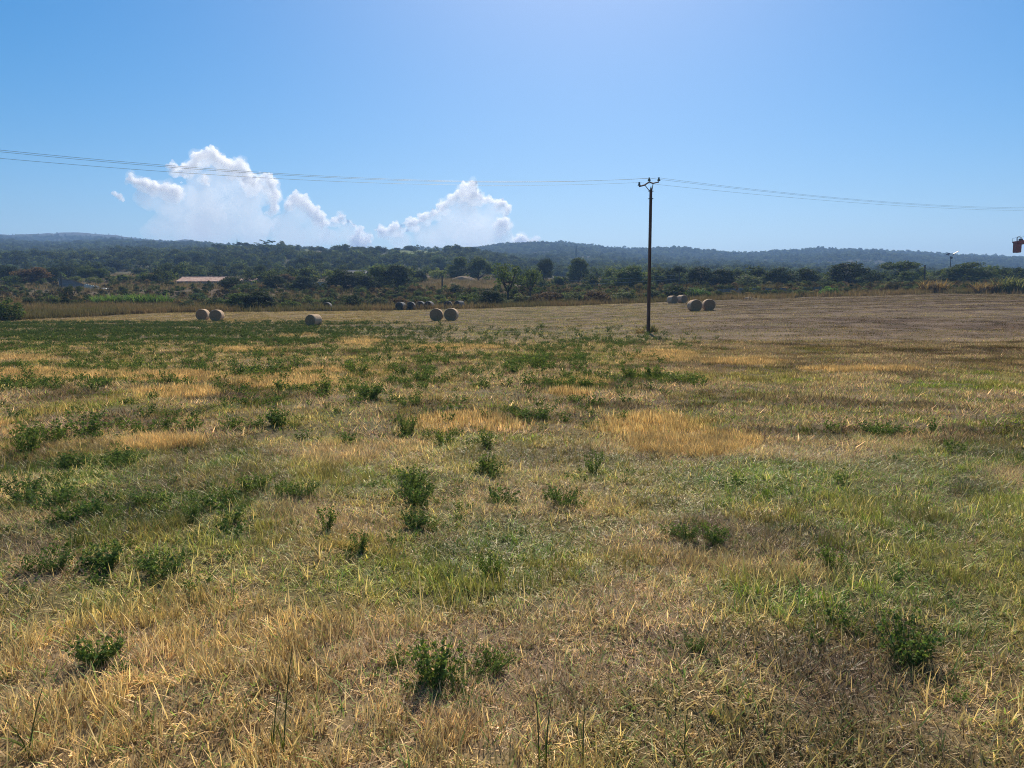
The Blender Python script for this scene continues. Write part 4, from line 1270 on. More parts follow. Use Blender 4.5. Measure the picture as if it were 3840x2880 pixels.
# ------------------------------------------------------------------ woods and scrub that read as one mass
def woods():
    protos = []
    for k in range(3):
        v, c, cs = crown_oak(1000 + k * 5, lo=True, base=.0, leaf=.040)
        protos.append(quads_mesh('scrub_tree', v, 4, c, M_LEAF_I))
    for k in range(2):
        v, c, cs = crown_oak(1030 + k * 5, lo=True, base=-.1, flat=.7, leaf=.05, dense=.8)
        protos.append(quads_mesh('scrub', v, 4, c, M_LEAF_I))

    def layer(name, label, y0, y1, n, h0, h1, tmax=.82, mask=None, brown=0.0):
        y = np.exp(np.log(y0) + (np.log(y1) - np.log(y0)) * rng.random(n)) if y1 / y0 > 1.5 else y0 + (y1 - y0) * rng.random(n)
        t = (rng.random(n) * 2 - 1) * tmax
        x = t * y; z = ground_z(x, y)
        px, py = project(x, y, z)
        nn = fbm(x / (y0 * .10 + 8), y / (y0 * .10 + 8), 131, 3)
        p = .35 + 1.1 * (nn - .35)
        if mask is not None: p = p * mask(px, py, x, y)
        k = rng.random(n) < p
        x, y, z, nn = x[k], y[k], z[k], nn[k]; m = len(x)
        h = (h0 + (h1 - h0) * rng.random(m) ** 1.6) * (.65 + .7 * nn)
        w = h * (.95 + .5 * rng.random(m))
        g = rng.random((m, 1)); g2 = sstep(.4, .65, fbm(x / 30, y / 30, 137, 3))[:, None]
        tint = np.array((.060, .088, .042)) * (1 - g) + np.array((.110, .145, .062)) * g
        tint = tint * (1 - .45 * g2) + np.array(GREENS['grey']) * .45 * g2
        b = (rng.random((m, 1)) < brown) * (.4 + .6 * rng.random((m, 1)))
        tint = (tint * (1 - b) + np.array((.15, .105, .07)) * b) * (.55 + .95 * rng.random((m, 1)) ** 1.5)
        rot = np.zeros((m, 3)); rot[:, 2] = rng.random(m) * 6.283
        scatter(name, label, protos, np.stack([x, y, z - .1 * h], -1), rot, np.stack([w, w, h], -1), tint, rng.integers(0, 5, m), None)

    def gaps(px, py, x, y):
        open_ = ell(px, py, [(395, 600, 1020, 1062), (1560, 1880, 1028, 1098), (1980, 2300, 1042, 1082), (640, 960, 1040, 1075), (200, 420, 1040, 1090), (1160, 1380, 1030, 1090), (2430, 2510, 1048, 1070), (3490, 3590, 1035, 1060)], .25)
        open_ = np.maximum(open_, ell(px, py, [(1070, 1270, 934, 972), (1350, 1700, 937, 975)], .25) * (y < 800))
        return 1 - np.clip(1.25 * open_ - .30 * fbm(x / 7, y / 7, 139, 3) - .05, 0, .96)
    layer('undergrowth', 'tangled shrubs and brambles on the bank beyond the field', 112, 190, 9000, .5, 1.7,
          mask=lambda px, py, x, y: sstep(4, 14, y - edge_dist(x / y)) * (1 + .8 * (px > 1500)) * gaps(px, py, x, y) * 1.1 * (1 - .5 * ell(px, py, [(40, 860, 1068, 1112)], .3)), brown=.40)
    layer('garden_trees', 'trees and scrub on the lower slope behind the houses', 190, 420, 5200, 1.6, 5.0, mask=lambda px, py, x, y: gaps(px, py, x, y) * (1.0 + .4 * sstep(230, 300, y)))
    layer('woodland', 'dense evergreen woodland covering the nearer slopes', 420, 1100, 34000, 3.0, 7.0, mask=gaps)
    layer('hillside_scrub', 'evergreen scrub covering the farther hills', 1100, 1950, 70000, 3.2, 9.0)
    layer('far_hill_scrub', 'sparse scrub on the bare far hill', 1900, 2800, 9000, 1.8, 4.5, mask=lambda px, py, x, y: .3 + 0 * y)


woods()


# ------------------------------------------------------------------ hay bales
def bale_parts(D, Lg, side, end, seed):
    """a round bale lying on its side, its axis along its own y"""
    r = random.Random(seed); n = 48
    prof = [(-.5, .93), (-.47, .985), (-.36, 1.0), (-.18, .995), (0, 1.0), (.18, .993), (.36, 1.0), (.47, .985), (.5, .93)]
    P = []; 
    for t, k in prof:
        for i in range(n):
            a = 2 * math.pi * i / n
            rr = D / 2 * k * (1 + .012 * math.sin(3 * a + seed) + .008 * r.uniform(-1, 1))
            zz = rr * math.sin(a); zz = max(zz, -D / 2 * .94)
            P.append((rr * math.cos(a), t * Lg, zz + D / 2 * .94))
    m = len(prof)
    Q = [(i * n + k, i * n + (k + 1) % n, (i + 1) * n + (k + 1) % n, (i + 1) * n + k) for i in range(m - 1) for k in range(n)]
    s = MB().add(P, Q)
    ends = []
    for row, sg in ((0, -1), (m - 1, 1)):
        e = MB(); ring = [P[row * n + k] for k in range(n)]
        V = []; F_ = []
        lev = [1.0, .8, .55, .3]
        for q, l in enumerate(lev):
            for k in range(n):
                x, y, z = ring[k]; cz = D / 2 * .94
                V.append((x * l, y + sg * .02 * (1 - l) + sg * .012 * math.sin(9 * l + k * .4) * (l < 1), cz + (z - cz) * l))
        for q in range(3):
            for k in range(n):
                a, b = q * n + k, q * n + (k + 1) % n
                F_.append((a, b, b + n, a + n) if sg < 0 else (b, a, a + n, b + n))
        F_.append(tuple(3 * n + k for k in (range(n) if sg < 0 else reversed(range(n)))))
        ends.append(e.add(V, F_))
    return s, ends


def bale(px, foot, diam_px, y, rz, label, group, old=False, D=1.2, Lg=1.2, kind='fresh'):
    p = at(px, foot, y)
    zg = float(ground_z(np.array([p.x]), np.array([p.y]))[0])
    e = empty('hay_bale', (p.x, p.y, zg - .03), rz)
    tag(e, label, 'hay bale', group)
    s, ends = bale_parts(D, Lg, None, None, random.randrange(99))
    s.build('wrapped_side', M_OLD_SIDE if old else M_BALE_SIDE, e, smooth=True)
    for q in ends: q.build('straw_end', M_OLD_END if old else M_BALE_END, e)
    return e


G1 = 'round straw bales lying on the mown field'
# rz turns the bale's own axis; 0 = end faces the camera
bale(762, 1203, 42, 78.5, R(7), 'straw bale half hidden behind its bigger neighbour, near the cane belt', G1)
bale(814, 1204, 45, 75, R(7), 'pale straw bale overlapping the one behind it, near the cane belt', G1)
bale(1177, 1224, 41, 61.0, R(-16), 'single straw bale lying alone in the green alfalfa strip', G1, D=.97, Lg=1.12)
bale(1637, 1207, 50, 69, R(1), 'front facing straw bale touching a striped one in mid field', G1)
bale(1693, 1206, 50, 69, R(-5), 'straw bale with wrap stripes showing, touching a front facing one', G1)
bale(2521, 1146, 31, 110, R(22), 'far straw bale half covering another near the dark hedge', G1)
bale(2557, 1146, 31, 112, R(24), 'farthest straw bale, behind another near the dark hedge', G1)
bale(2604, 1167, 46, 75, R(5), 'straw bale turned aside in the pair beyond the power pole', G1)
bale(2657, 1166, 44, 76, R(-5), 'straw bale facing front in the pair beyond the power pole', G1)
G2 = 'old dark bales left in the weeds along the field edge'
bale(1503, 1166, 32, 106.5, R(-14), 'old dark bale with a torn wrap, first of the row of four', G2, True)
bale(1542, 1165, 32, 107, R(-2), 'old dark bale with a clean pale rim, second of the row of four', G2, True)
bale(1578, 1163, 32, 108, R(-8), 'old dark bale partly sunk in weeds, third of the row of four', G2, True)
bale(1610, 1163, 32, 108, R(-14), 'old dark bale with a pale top, last of the row of four', G2, True)
bale(1681, 1160, 32, 109.5, R(0), 'old dark bale standing apart beyond the row of four', G2, True)
bale(1722, 1159, 32, 110, R(-34), 'old dark bale with a ragged white cover', G2, True)
bale(1228, 1168, 26, 107, R(0), 'lone old dark bale sunk in tall dry grass', G2, True)


# ------------------------------------------------------------------ power line
def power_line():
    y = 42.0
    base = at(2431, 1236, y); zg = float(ground_z(np.array([base.x]), np.array([y]))[0])
    top = at(2432.5, 704, y)
    e = empty('power_pole', (base.x, y, zg)); tag(e, 'tall rusty steel power pole carrying three wires over the field', 'power pole')
    H = top.z - zg
    rz = R(8)
    # H section: two flanges seen on edge and the web between
    m = MB(); 
    w0, w1 = .170, .128
    for sgn in (-1, 1):
        P = []
        for zz, w in ((-.3, w0), (H - .10, w1)):
            for dx, dy in ((w / 2 - .022, -w * .42), (w / 2, -w * .42), (w / 2, w * .42), (w / 2 - .022, w * .42)):
                P.append((sgn * dx, dy, zz))
        fc = [(3, 2, 1, 0), (4, 5, 6, 7), (0, 1, 5, 4), (1, 2, 6, 5), (2, 3, 7, 6), (3, 0, 4, 7)]
        m.add(P, fc if sgn > 0 else [tuple(reversed(q)) for q in fc])
    P = []
    for zz, w in ((-.3, w0), (H - .06, w1)):
        for dx, dy in ((-w / 2 + .023, -.02), (w / 2 - .023, -.02), (w / 2 - .023, .0), (-w / 2 + .023, .0)):
            P.append((dx, dy, zz))
    m.add(P, [(3, 2, 1, 0), (4, 5, 6, 7), (0, 1, 5, 4), (1, 2, 6, 5), (2, 3, 7, 6), (3, 0, 4, 7)])
    m.add([(-.045, -.03, H - .055), (.045, -.03, H - .055), (.045, .03, H - .055), (-.045, .03, H - .055), (0, 0, H + .10)],
          [(3, 2, 1, 0), (0, 1, 4), (1, 2, 4), (2, 3, 4), (3, 0, 4)])
    o = m.build('pole_shaft', M_RUST, e); o.rotation_euler = (0, 0, rz)
    for py in (717.5, 745.5):
        zz = at(2432, py, y).z - zg
        MB().box((0, -.075, zz), (.25, .05, .035)).box((-.115, -.02, zz), (.02, .1, .05)).box((.115, -.02, zz), (.02, .1, .05)).build('step_bracket', M_IRON, e)
    # crossarm, its right end nearer
    ax = Vector((1.05, -1.52, 0))
    def arm(px, py):
        # point of the arm's vertical plane seen at px, py
        a, b = slope(px, py)
        c = top
        # c + s*ax with (c.x + s ax.x) = a (c.y + s ax.y)
        s = (float(a) * c.y - c.x) / (ax.x - float(a) * ax.y)
        yy = c.y + s * ax.y
        return Vector((c.x + s * ax.x - base.x, yy - y, EYE + float(b) * yy - zg))
    L0, L1, AP, R1, R0 = arm(2397, 699.6), arm(2418, 693.7), arm(2434.5, 682.4), arm(2449.4, 687.4), arm(2470.6, 682.4)
    MB().tube([L0, L1, AP, R1, R0], [.034, .042, .04, .036, .034], 6).build('crossarm', M_RUST, e)
    MB().tube([L1, (-.045, -.01, H - .22)], .022, 6).build('brace', M_RUST, e)
    MB().tube([R1, (.045, -.01, H - .22)], .022, 6).build('brace', M_RUST, e)
    tops = []
    for q, (px, py) in ((L0, (2397, 684)), (AP, (2434, 667.5)), (R0, (2471, 666.6))):
        h = at(px, py, y + q.y).z - zg - q.z
        MB().tube([q + Vector((0, 0, -.03)), q + Vector((0, 0, h * .5))], .012, 6).build('pin', M_IRON, e)
        ins = MB().lathe((q.x, q.y, q.z + h * .34), [(.03, 0), (.085, -.02), (.09, 0), (.04, .05), (.075, .055), (.078, .07), (.036, .10), (.05, .13), (.05, .16), (.02, h * .66)], 12)
        ins.build('insulator', M_GLASSY, e, smooth=True)
        tops.append(Vector((base.x + q.x, y + q.y, zg + q.z + h * .98)))
    # wires: spans to both sides; they hang from poles outside the picture
    u = Vector((.822, .568, 0))
    labs = ['overhead wire on the lowest, outermost insulator', 'overhead wire on the middle insulator', 'overhead wire on the nearest insulator at the arm tip']
    # frame-edge heights read from the photograph
    lefts = [[(0, 593), (1000, 669), (1920, 694)], [(0, 567), (1000, 657), (1920, 680)], [(0, 560), (1000, 653), (1920, 677)]]
    rights = [[(2900, 735), (3840, 790)], [(2900, 722), (3840, 784)], [(2900, 718), (3840, 779)]]

    def fit(t0, d, obs):
        A = []; B = []
        for px, py in obs:
            a, b = slope(px, py)
            s = (float(a) * t0.y - t0.x) / (d.x - float(a) * d.y)
            A.append([s, s * s]); B.append(EYE + float(b) * (t0.y + s * d.y) - t0.z)
        return np.linalg.lstsq(np.array(A), np.array(B), rcond=None)[0]
    for k in range(3):
        t0 = tops[k]
        cl = fit(t0, -u, lefts[k]); cr = fit(t0, u, rights[k])
        pts = []
        for s in np.linspace(58, 0, 60): pts.append(t0 - u * s + Vector((0, 0, cl[0] * s + cl[1] * s * s)))
        for s in np.linspace(0, 75, 50)[1:]: pts.append(t0 + u * s + Vector((0, 0, cr[0] * s + cr[1] * s * s)))
        o = MB().tube(pts, .0055, 5).build('overhead_wire', M_CABLE)
        tag(o, labs[k], 'wire', 'three power wires over the field')
    # weeds at the foot of the pole
    for k, (px, foot, hh, rr, ln_, tone, lab) in enumerate(((2452, 1234, .80, .30, .75, (.13, .14, .075), 'grey green weed clump close behind the power pole foot'),
                                                  (2398, 1236, .55, .26, 1.15, (.24, .20, .12), 'arching dry weeds on the near side of the power pole foot'))):
        p = at(px, foot, 42.0)
        v, c = blades(150, rr, hh * .35, hh, .022, ln_, 3, 930 + k, .35, .35, .3)
        o = bpy.data.objects.new('weed_clump', quads_mesh('weed_clump', v, 4, c, M_LEAF)); C.objects.link(o)
        o.location = (p.x, 42.5 if k == 0 else 41.6, zg); o.color = tone + (1,)
        tag(o, lab, 'weed')


power_line()


def small_pole(px, foot, top, y, rad, label, lean=0.0, arm=False):
    p = at(px, top, y); x = p.x; zg = float(ground_z(np.array([x]), np.array([y]))[0])
    h = p.z - zg
    e = empty('utility_pole', (x, y, zg)); tag(e, label, 'utility pole')
    MB().tube([(-lean * h, 0, -.3), (-lean * h * .5, 0, h * .5), (0, 0, h)], [rad * 1.25, rad * 1.1, rad], 9).build('pole_shaft', M_WOODPOLE, e)
    if arm:
        MB().tube([(-.03, -.1, h - .3), (.03, -.1, h - .3)], .05, 8).build('bracket', M_IRON, e)
        MB().lathe((0, -.12, h - .95), [(.03, 0), (.12, .02), (.12, .16), (.03, .18)], 10).build('insulator', M_WHITE, e)
    return e, Vector((x, y, p.z))


small_pole(228, 1092, 1026, 165, .15, 'dark wooden pole standing at the corner of the grey shed')
small_pole(586, 1040, 1002, 255, .10, 'thin pole with white fittings beside a small dome tree', 0, True)
small_pole(984, 1056, 1006, 205, .07, 'thin pale post beside a narrow leaning tree')
small_pole(1658, 1082, 1034, 165, .15, 'short wooden pole on the dry straw coloured terrace')
small_pole(3469, 1088, 994, 160, .14, 'slightly leaning pole among shrubs near the lamp post', -.015)
ce, ct = small_pole(2548, 1092, 1028, 160, .13, 'short pole ending the low cables near the far bales')


def low_cables():
    for dz, px0, py0, lab in ((-.15, 2140, 1052, 'upper of two low slack cables crossing the terrace'), (-1.0, 2140, 1066, 'lower, thicker low cable crossing the terrace')):
        a = ct + Vector((0, 0, dz)); b = at(px0, py0, 172)
        pts = []
        for s in np.linspace(0, 1, 24):
            q = a.lerp(b, s); q.z -= .55 * 4 * s * (1 - s) * .35; pts.append(q)
        o = MB().tube(pts, .035 if dz < -.5 else .025, 5).build('low_cable', plain('pale_cable', (.34, .33, .33), .5, 5, .1))
        tag(o, lab, 'cable', 'low cables to the short pole')


low_cables()


# ------------------------------------------------------------------ lamp post with solar panels
def lamp_post():
    y = 190; p = at(3566, 962, y); zg = float(ground_z(np.array([p.x]), np.array([y]))[0]); h = p.z - zg
    e = empty('lamp_post', (p.x, y, zg)); tag(e, 'tall thin lamp post with two winged heads above the hill', 'lamp post')
    MB().tube([(0, 0, -.2), (0, 0, h)], [.13, .07], 8).build('post', M_IRON, e)
    MB().box((.1, -.05, h - .35), (.45, .35, .5)).build('battery_box', M_IRON, e)
    MB().tube([(0, 0, h - .1), (-.55, 0, h + .25), (-.75, 0, h + .5)], .05, 6).tube([(0, 0, h - .1), (.45, 0, h + .2), (.8, 0, h + .7)], .05, 6).build('arms', M_IRON, e)
    o = MB().box((0, 0, 0), (.85, .6, .08)).build('solar_panel', M_PANEL, e); o.location = (-.70, 0, h + .62); o.rotation_euler = (R(28), R(-28), 0)
    o = MB().box((0, 0, 0), (1.5, .42, .07)).build('lamp_head', M_IRON, e); o.location = (1.15, 0, h + .98); o.rotation_euler = (R(10), R(-30), 0)


lamp_post()


# ------------------------------------------------------------------ orange crane arm reaching into the frame
def crane():
    y = 150
    def q(px, py): return at(px, py, y)
    k = y / F
    c0 = q(3822, 945); zg = float(ground_z(np.array([q(4080, 1080).x]), np.array([y]))[0])
    e = empty('tower_crane', (q(4080, 1080).x, y, zg)); tag(e, 'orange crane jib end with a hanging counterweight at the frame edge', 'crane')
    def loc(px, py): v = q(px, py); return Vector((v.x - e.location.x, 0, v.z - e.location.z))
    # jib: a box girder rising a little towards the mast
    a0, a1 = loc(3805, 912), loc(4120, 868); b0, b1 = loc(3805, 921), loc(4120, 884)
    d = .75
    P = []
    for s in (-d, d):
        for v in (loc(3805, 910), loc(3825, 918), loc(4120, 884), loc(4120, 862), loc(3806, 909 - 4)):
            P.append((v.x, s, v.z))
    n = 5
    Q = [tuple(range(n)), tuple(reversed(range(n, 2 * n)))] + [((i + 1) % n, i, n + i, n + (i + 1) % n) for i in range(n)]
    MB().add(P, Q).build('jib', M_ORANGE, e)
    c = loc(3814.5, 927)
    w = 18.5 * k; h = 37 * k
    MB().box((c.x, 0, c.z), (w, 1.1, h)).box((c.x, 0, c.z - h / 2 - .04), (w * .94, 1.0, .08)).build('counterweight', M_ORANGE, e)
    rail = MB()
    l0, l1 = loc(3806, 903), loc(4120, 858)
    for s in (-.7, .7):
        for t in np.linspace(0, 1, 22):
            p = l0.lerp(l1, t); rail.tube([(p.x, s, p.z - .15), (p.x, s, p.z + .55)], .03, 5)
        rail.tube([(l0.x, s, l0.z + .55), (l1.x, s, l1.z + .55)], .028, 5)
    rail.tube([(loc(3800, 918).x, 0, loc(3800, 918).z), (loc(3800, 907).x, 0, loc(3800, 907).z)], .05, 5)
    rail.build('handrail', M_IRON, e)
    p0 = loc(3815, 906); p1 = loc(3815, 889); p2 = loc(3827, 885)
    MB().tube([p0, p1, p2], .06, 6).build('floodlight_pole', M_IRON, e)
    MB().box((loc(3826, 900).x, 0, loc(3826, 900).z), (.35, .5, .5)).box((loc(3832, 899).x, .1, loc(3832, 899).z), (.3, .4, .4)).build('winch', M_IRON, e)
    mast = MB(); top = loc(4080, 880).z
    for sx in (-.6, .6):
        for sy in (-.6, .6): mast.box((sx, sy, top / 2), (.12, .12, top))
    nz = int(top / 1.2)
    for i in range(nz):
        z0, z1 = i * 1.2, (i + 1) * 1.2
        for s in (-.6, .6):
            mast.tube([(-.6, s, z0), (.6, s, z1)], .04, 4); mast.tube([(s, .6, z0), (s, -.6, z1)], .04, 4)
    mast.build('mast', M_ORANGE, e)


crane()


# ------------------------------------------------------------------ houses
def tile_roof(m, x0, x1, yf, zf, yb, zb, pitch=.33):
    """one slope of half round clay tiles from the front eave to the ridge"""
    n = max(4, int((x1 - x0) / pitch)); P = []; Q = []
    seg = 6
    xs = []
    for i in range(n):
        for s in range(seg):
            t = s / seg; xs.append((x0 + (i + t) * (x1 - x0) / n, .10 * abs(math.sin(math.pi * t))))
    xs.append((x1, 0))
    for xx, hh in xs:
        P.append((xx, yf, zf + hh)); P.append((xx, yb, zb + hh)); P.append((xx, yf, zf - .12))
    for i in range(len(xs) - 1):
        a = i * 3; Q.append((a, a + 3, a + 4, a + 1)); Q.append((a + 2, a + 5, a + 3, a))
    m.add(P, Q)
    return m


def gable_house(px0, px1, foot, eave, ridge, y, depth, label, wall, name='house', windows=2, rz=0.0, tiles=True):
    a = at(px0, foot, y); b = at(px1, foot, y)
    zg = float(ground_z(np.array([(a.x + b.x) / 2]), np.array([y]))[0])
    w = b.x - a.x
    ze = at(px0, eave, y).z - zg; zr = at(px0, ridge, y + depth / 2).z - zg
    ze = max(ze, .9); zr = max(zr, ze + .5)
    e = empty(name, ((a.x + b.x) / 2, y, zg), rz); tag(e, label, 'house')
    m = MB()
    P = [(-w / 2, 0, -.6), (w / 2, 0, -.6), (w / 2, depth, -.6), (-w / 2, depth, -.6), (-w / 2, 0, ze), (w / 2, 0, ze), (w / 2, depth, ze), (-w / 2, depth, ze),
         (-w / 2, depth / 2, zr - .05), (w / 2, depth / 2, zr - .05)]
    m.add(P, [(0, 1, 5, 4), (2, 3, 7, 6), (1, 2, 6, 9, 5), (3, 0, 4, 8, 7)]); m.build('wall', wall, e)
    r = MB(); o = .3
    if tiles:
        tile_roof(r, -w / 2 - .25, w / 2 + .25, -o, ze - o * (zr - ze) / (depth / 2) + .06, depth / 2, zr + .04)
        tile_roof(r, -w / 2 - .25, w / 2 + .25, depth + o, ze - o * (zr - ze) / (depth / 2) + .06, depth / 2, zr + .04)
    else:
        z1 = ze - o * (zr - ze) / (depth / 2) + .06
        for yy in (-o, depth + o):
            q = [(-w / 2 - .25, yy, z1), (w / 2 + .25, yy, z1), (w / 2 + .25, depth / 2, zr + .05), (-w / 2 - .25, depth / 2, zr + .05)]
            q2 = [(x, yv, z + .14) for x, yv, z in q]
            fcs = [(0, 1, 2, 3), (4, 5, 6, 7), (0, 1, 5, 4), (1, 2, 6, 5), (3, 0, 4, 7)]
            r.add(q + q2, fcs)
    ro = r.build('roof', M_TILES if tiles else M_ROOFGREY, e)
    MB().tube([(-w / 2 - .2, depth / 2, zr + .12), (w / 2 + .2, depth / 2, zr + .12)], .12, 8).build('ridge_tiles', M_TILES if tiles else M_ROOFGREY, ro)
    for k in range(windows):
        xx = -w / 2 + w * (k + .6) / (windows + .2)
        f = MB().box((xx, -.03, ze * .5), (1.1, .1, 1.1)).build('window', M_WHITE, e)
        MB().box((xx, -.085, ze * .5), (.92, .02, .92)).build('pane', M_DARKGLASS, f)
    return e


gable_house(664, 842, 1078, 1062, 1040, 186, 7.5, 'long low house with a pink clay tile roof on the terrace', M_WALLPALE, windows=3)
gable_house(892, 948, 1075, 1061, 1046, 196, 6.5, 'small house with a pale tiled roof hidden by a dark tree', M_WALLPALE, windows=1)
gable_house(1278, 1366, 1068, 1042, 1016, 212, 8, 'grey walled house with a plain grey roof among light trees', M_WALLGREY, windows=1, tiles=False)


def shed():
    y = 172; a = at(222, 1085, y); b = at(318, 1085, y); zg = float(ground_z(np.array([(a.x + b.x) / 2]), np.array([y]))[0])
    e = empty('shed', (a.x, y, zg), -math.atan2(a.x, y)); tag(e, 'windowless grey rendered shed with a slanting roof line', 'shed')
    w = b.x - a.x; h0 = at(222, 1043, y).z - zg; h1 = at(318, 1073, y).z - zg; d = 6
    prof = [(0, -.5), (0, h0), (w * .55, h0 - (h0 - h1) * .34), (w, h1), (w, -.5)]
    P = [(x, 0, z) for x, z in prof] + [(x, d, z) for x, z in prof]
    MB().add(P, [(0, 4, 3, 2, 1), (5, 6, 7, 8, 9), (0, 1, 6, 5), (4, 9, 8, 3)]).build('wall', M_WALLGREY, e)
    r = MB()
    for (x0, z0), (x1, z1) in ((prof[1], prof[2]), (prof[2], prof[3])):
        q = [(x0 - .02, -.2, z0 + .005), (x1, -.2, z1 + .005), (x1, d + .2, z1 + .005), (x0 - .02, d + .2, z0 + .005)]
        r.add(q + [(x, yy, z + .10) for x, yy, z in q], [(3, 2, 1, 0), (4, 5, 6, 7), (0, 1, 5, 4), (1, 2, 6, 5), (2, 3, 7, 6), (3, 0, 4, 7)])
    r.build('roof', M_TILES, e)
    # rubble and a broken pale wall
    y = 168
    for (px0, px1, py, hh, lab) in ((318, 372, 1086, 1.2, 'low broken pale wall beside the grey shed'),):
        a = at(px0, py, y); b = at(px1, py, y); zg = float(ground_z(np.array([a.x]), np.array([y]))[0])
        o = MB()
        for i in range(14):
            t = i / 14; hgt = hh * (1 - .4 * t) * random.uniform(.75, 1.1)
            o.box((a.x + (b.x - a.x) * (t + .5 / 14) , y + random.uniform(-.06, .06), zg + hgt / 2 - .2), ((b.x - a.x) / 14 * .97, .4, hgt + .4))
        o = o.build('broken_wall', M_RUBBLE); tag(o, lab, 'wall')
    for i, (px, py, s) in enumerate(((362, 1080, .55), (392, 1080, .8), (408, 1082, .5))):
        p = at(px, py, 166); zg = float(ground_z(np.array([p.x]), np.array([166]))[0])
        o = stone((p.x, 166, zg + .15), s, 40 + i, M_WHITE if i == 1 else M_RUBBLE)
        tag(o, ['flat pale stone beside the broken wall', 'white plastic sheet heap past the broken wall', 'small pale stone at the end of the rubble'][i], 'rubble')


def stone(loc, s, seed, mat, name='stone'):
    import bmesh
    bm = bmesh.new(); bmesh.ops.create_icosphere(bm, subdivisions=2, radius=s)
    r = random.Random(seed); ax = (r.uniform(.8, 1.3), r.uniform(.7, 1.1), r.uniform(.4, .7))
    off = [Vector((r.uniform(-1, 1), r.uniform(-1, 1), r.uniform(-1, 1))).normalized() for _ in range(7)]
    for v in bm.verts:
        d = v.co.normalized(); k = min(1.0, min(.75 / max(.2, d.dot(o)) for o in off if d.dot(o) > .2) if any(d.dot(o) > .2 for o in off) else 1)
        v.co = Vector((v.co.x * ax[0], v.co.y * ax[1], v.co.z * ax[2])) * k
    me = bpy.data.meshes.new(name); bm.to_mesh(me); bm.free(); me.materials.append(mat)
    o = bpy.data.objects.new(name, me); C.objects.link(o); o.location = loc
    return o


shed()
for i, (px, py, s, lab) in enumerate(((2798, 1120, .35, 'flat white stone at the foot of the stone wall'), (2810, 1119, .4, 'larger white stone leaning beside a flat one'),
                                      (2824, 1124, .2, 'small white stone in the grass below the stone wall'))):
    p = at(px, py, 121); zg = float(ground_z(np.array([p.x]), np.array([121.]))[0])
    tag(stone((p.x, 121, zg + .08), s, 60 + i, M_RUBBLE), lab, 'stone')


def caravan():
    y = 176; a = at(1163, 1088, y); b = at(1222, 1088, y); zg = float(ground_z(np.array([(a.x + b.x) / 2]), np.array([y]))[0])
    w = b.x - a.x; h = at(1163, 1058, y).z - zg
    e = empty('caravan', ((a.x + b.x) / 2, y, zg)); tag(e, 'pale blue grey caravan with dark windows behind a clipped hedge', 'caravan')
    m = MB(); P = []
    prof = [(-w / 2, .5), (-w / 2 - .05, h * .55), (-w / 2 + .3, h * .9), (-w / 2 + .7, h), (w / 2 - .5, h), (w / 2 - .1, h * .9), (w / 2, h * .5), (w / 2, .5)]
    P = [(x, 0, z) for x, z in prof] + [(x, 2.2, z) for x, z in prof]; n = len(prof)
    m.add(P, [tuple(range(n)), tuple(reversed(range(n, 2 * n)))] + [(i, (i + 1) % n, n + (i + 1) % n, n + i) for i in range(n)])
    m.build('body', M_SHEET, e)
    for xx, ww in ((-w * .3, .7), (0, .7), (w * .28, .6)):
        f = MB().box((xx, -.02, h * .6), (ww, .05, .62)).build('window', M_WHITE, e)
        MB().box((xx, -.055, h * .6), (ww - .12, .02, .5)).build('pane', M_DARKGLASS, f)
    for xx in (-w * .12, w * .2):
        t = [(xx + .32 * math.cos(q), -.02, .32 + .32 * math.sin(q)) for q in np.linspace(0, 6.2, 14)]
        MB().tube([(xx, -.06, .3), (xx, .2, .3)], .3, 14).build('wheel', M_DARKGLASS, e)


caravan()


def stone_wall():
    y = 137; a = at(2690, 1110, y); b = at(3070, 1104, y); m = MB(); r = random.Random(5)
    n = 150
    for row in range(4):
        x = a.x
        while x < b.x:
            w = r.uniform(.35, .85); zg = float(ground_z(np.array([x]), np.array([float(y)]))[0]); h = r.uniform(.24, .36)
            if row < 3 or r.random() < .6:
                m.box((x + w / 2, y + r.uniform(-.05, .05), zg + .1 + row * .34 + h / 2), (w * .96, .55 + r.uniform(-.1, .1), h), r.uniform(-.06, .06), r.uniform(.84, .97))
            x += w
    o = m.build('stone_wall', M_STONE); tag(o, 'long low dry stone terrace wall below the dark trees', 'stone wall')


stone_wall()


def straw_heap():
    p = at(1735, 1046, 232); zg = float(ground_z(np.array([p.x]), np.array([232.]))[0])
    n, mth = 40, 12; P = []; W = 4.6; H = 1.5
    for i in range(mth):
        t = i / (mth - 1); rr = t
        for k in range(n):
            a = 6.283 * k / n; x = math.cos(a) * rr; yv = math.sin(a) * rr
            z = H * (1 - t ** 2.4) ** 1.1 * (1 + .22 * math.sin(3 * a + 1) * t) * (1 + .1 * random.uniform(-1, 1)) - .1
            P.append((x * W * (1 + .06 * random.uniform(-1, 1)), yv * 2.6, z))
    Q = [(i * n + k, i * n + (k + 1) % n, (i + 1) * n + (k + 1) % n, (i + 1) * n + k) for i in range(mth - 1) for k in range(n)]
    o = MB().add(P, [tuple(reversed(q)) for q in Q]).build('straw_heap', straw_material('loose_straw', True, (.16, .115, .075), (.27, .20, .13)), smooth=True, loc=(p.x, 232, zg))
    tag(o, 'pale rounded heap of straw on the dry terrace', 'heap')


straw_heap()


# ------------------------------------------------------------------ clouds
def cloud_material(name, dens, aniso):
    m, nt, nd, ln, out = new_mat(name)
    v = N(nt, 'ShaderNodeVolumePrincipled')
    v.inputs['Color'].default_value = (1, 1, 1, 1); v.inputs['Density'].default_value = dens; v.inputs['Anisotropy'].default_value = aniso
    ln.new(v.outputs[0], out.inputs['Volume'])
    return m


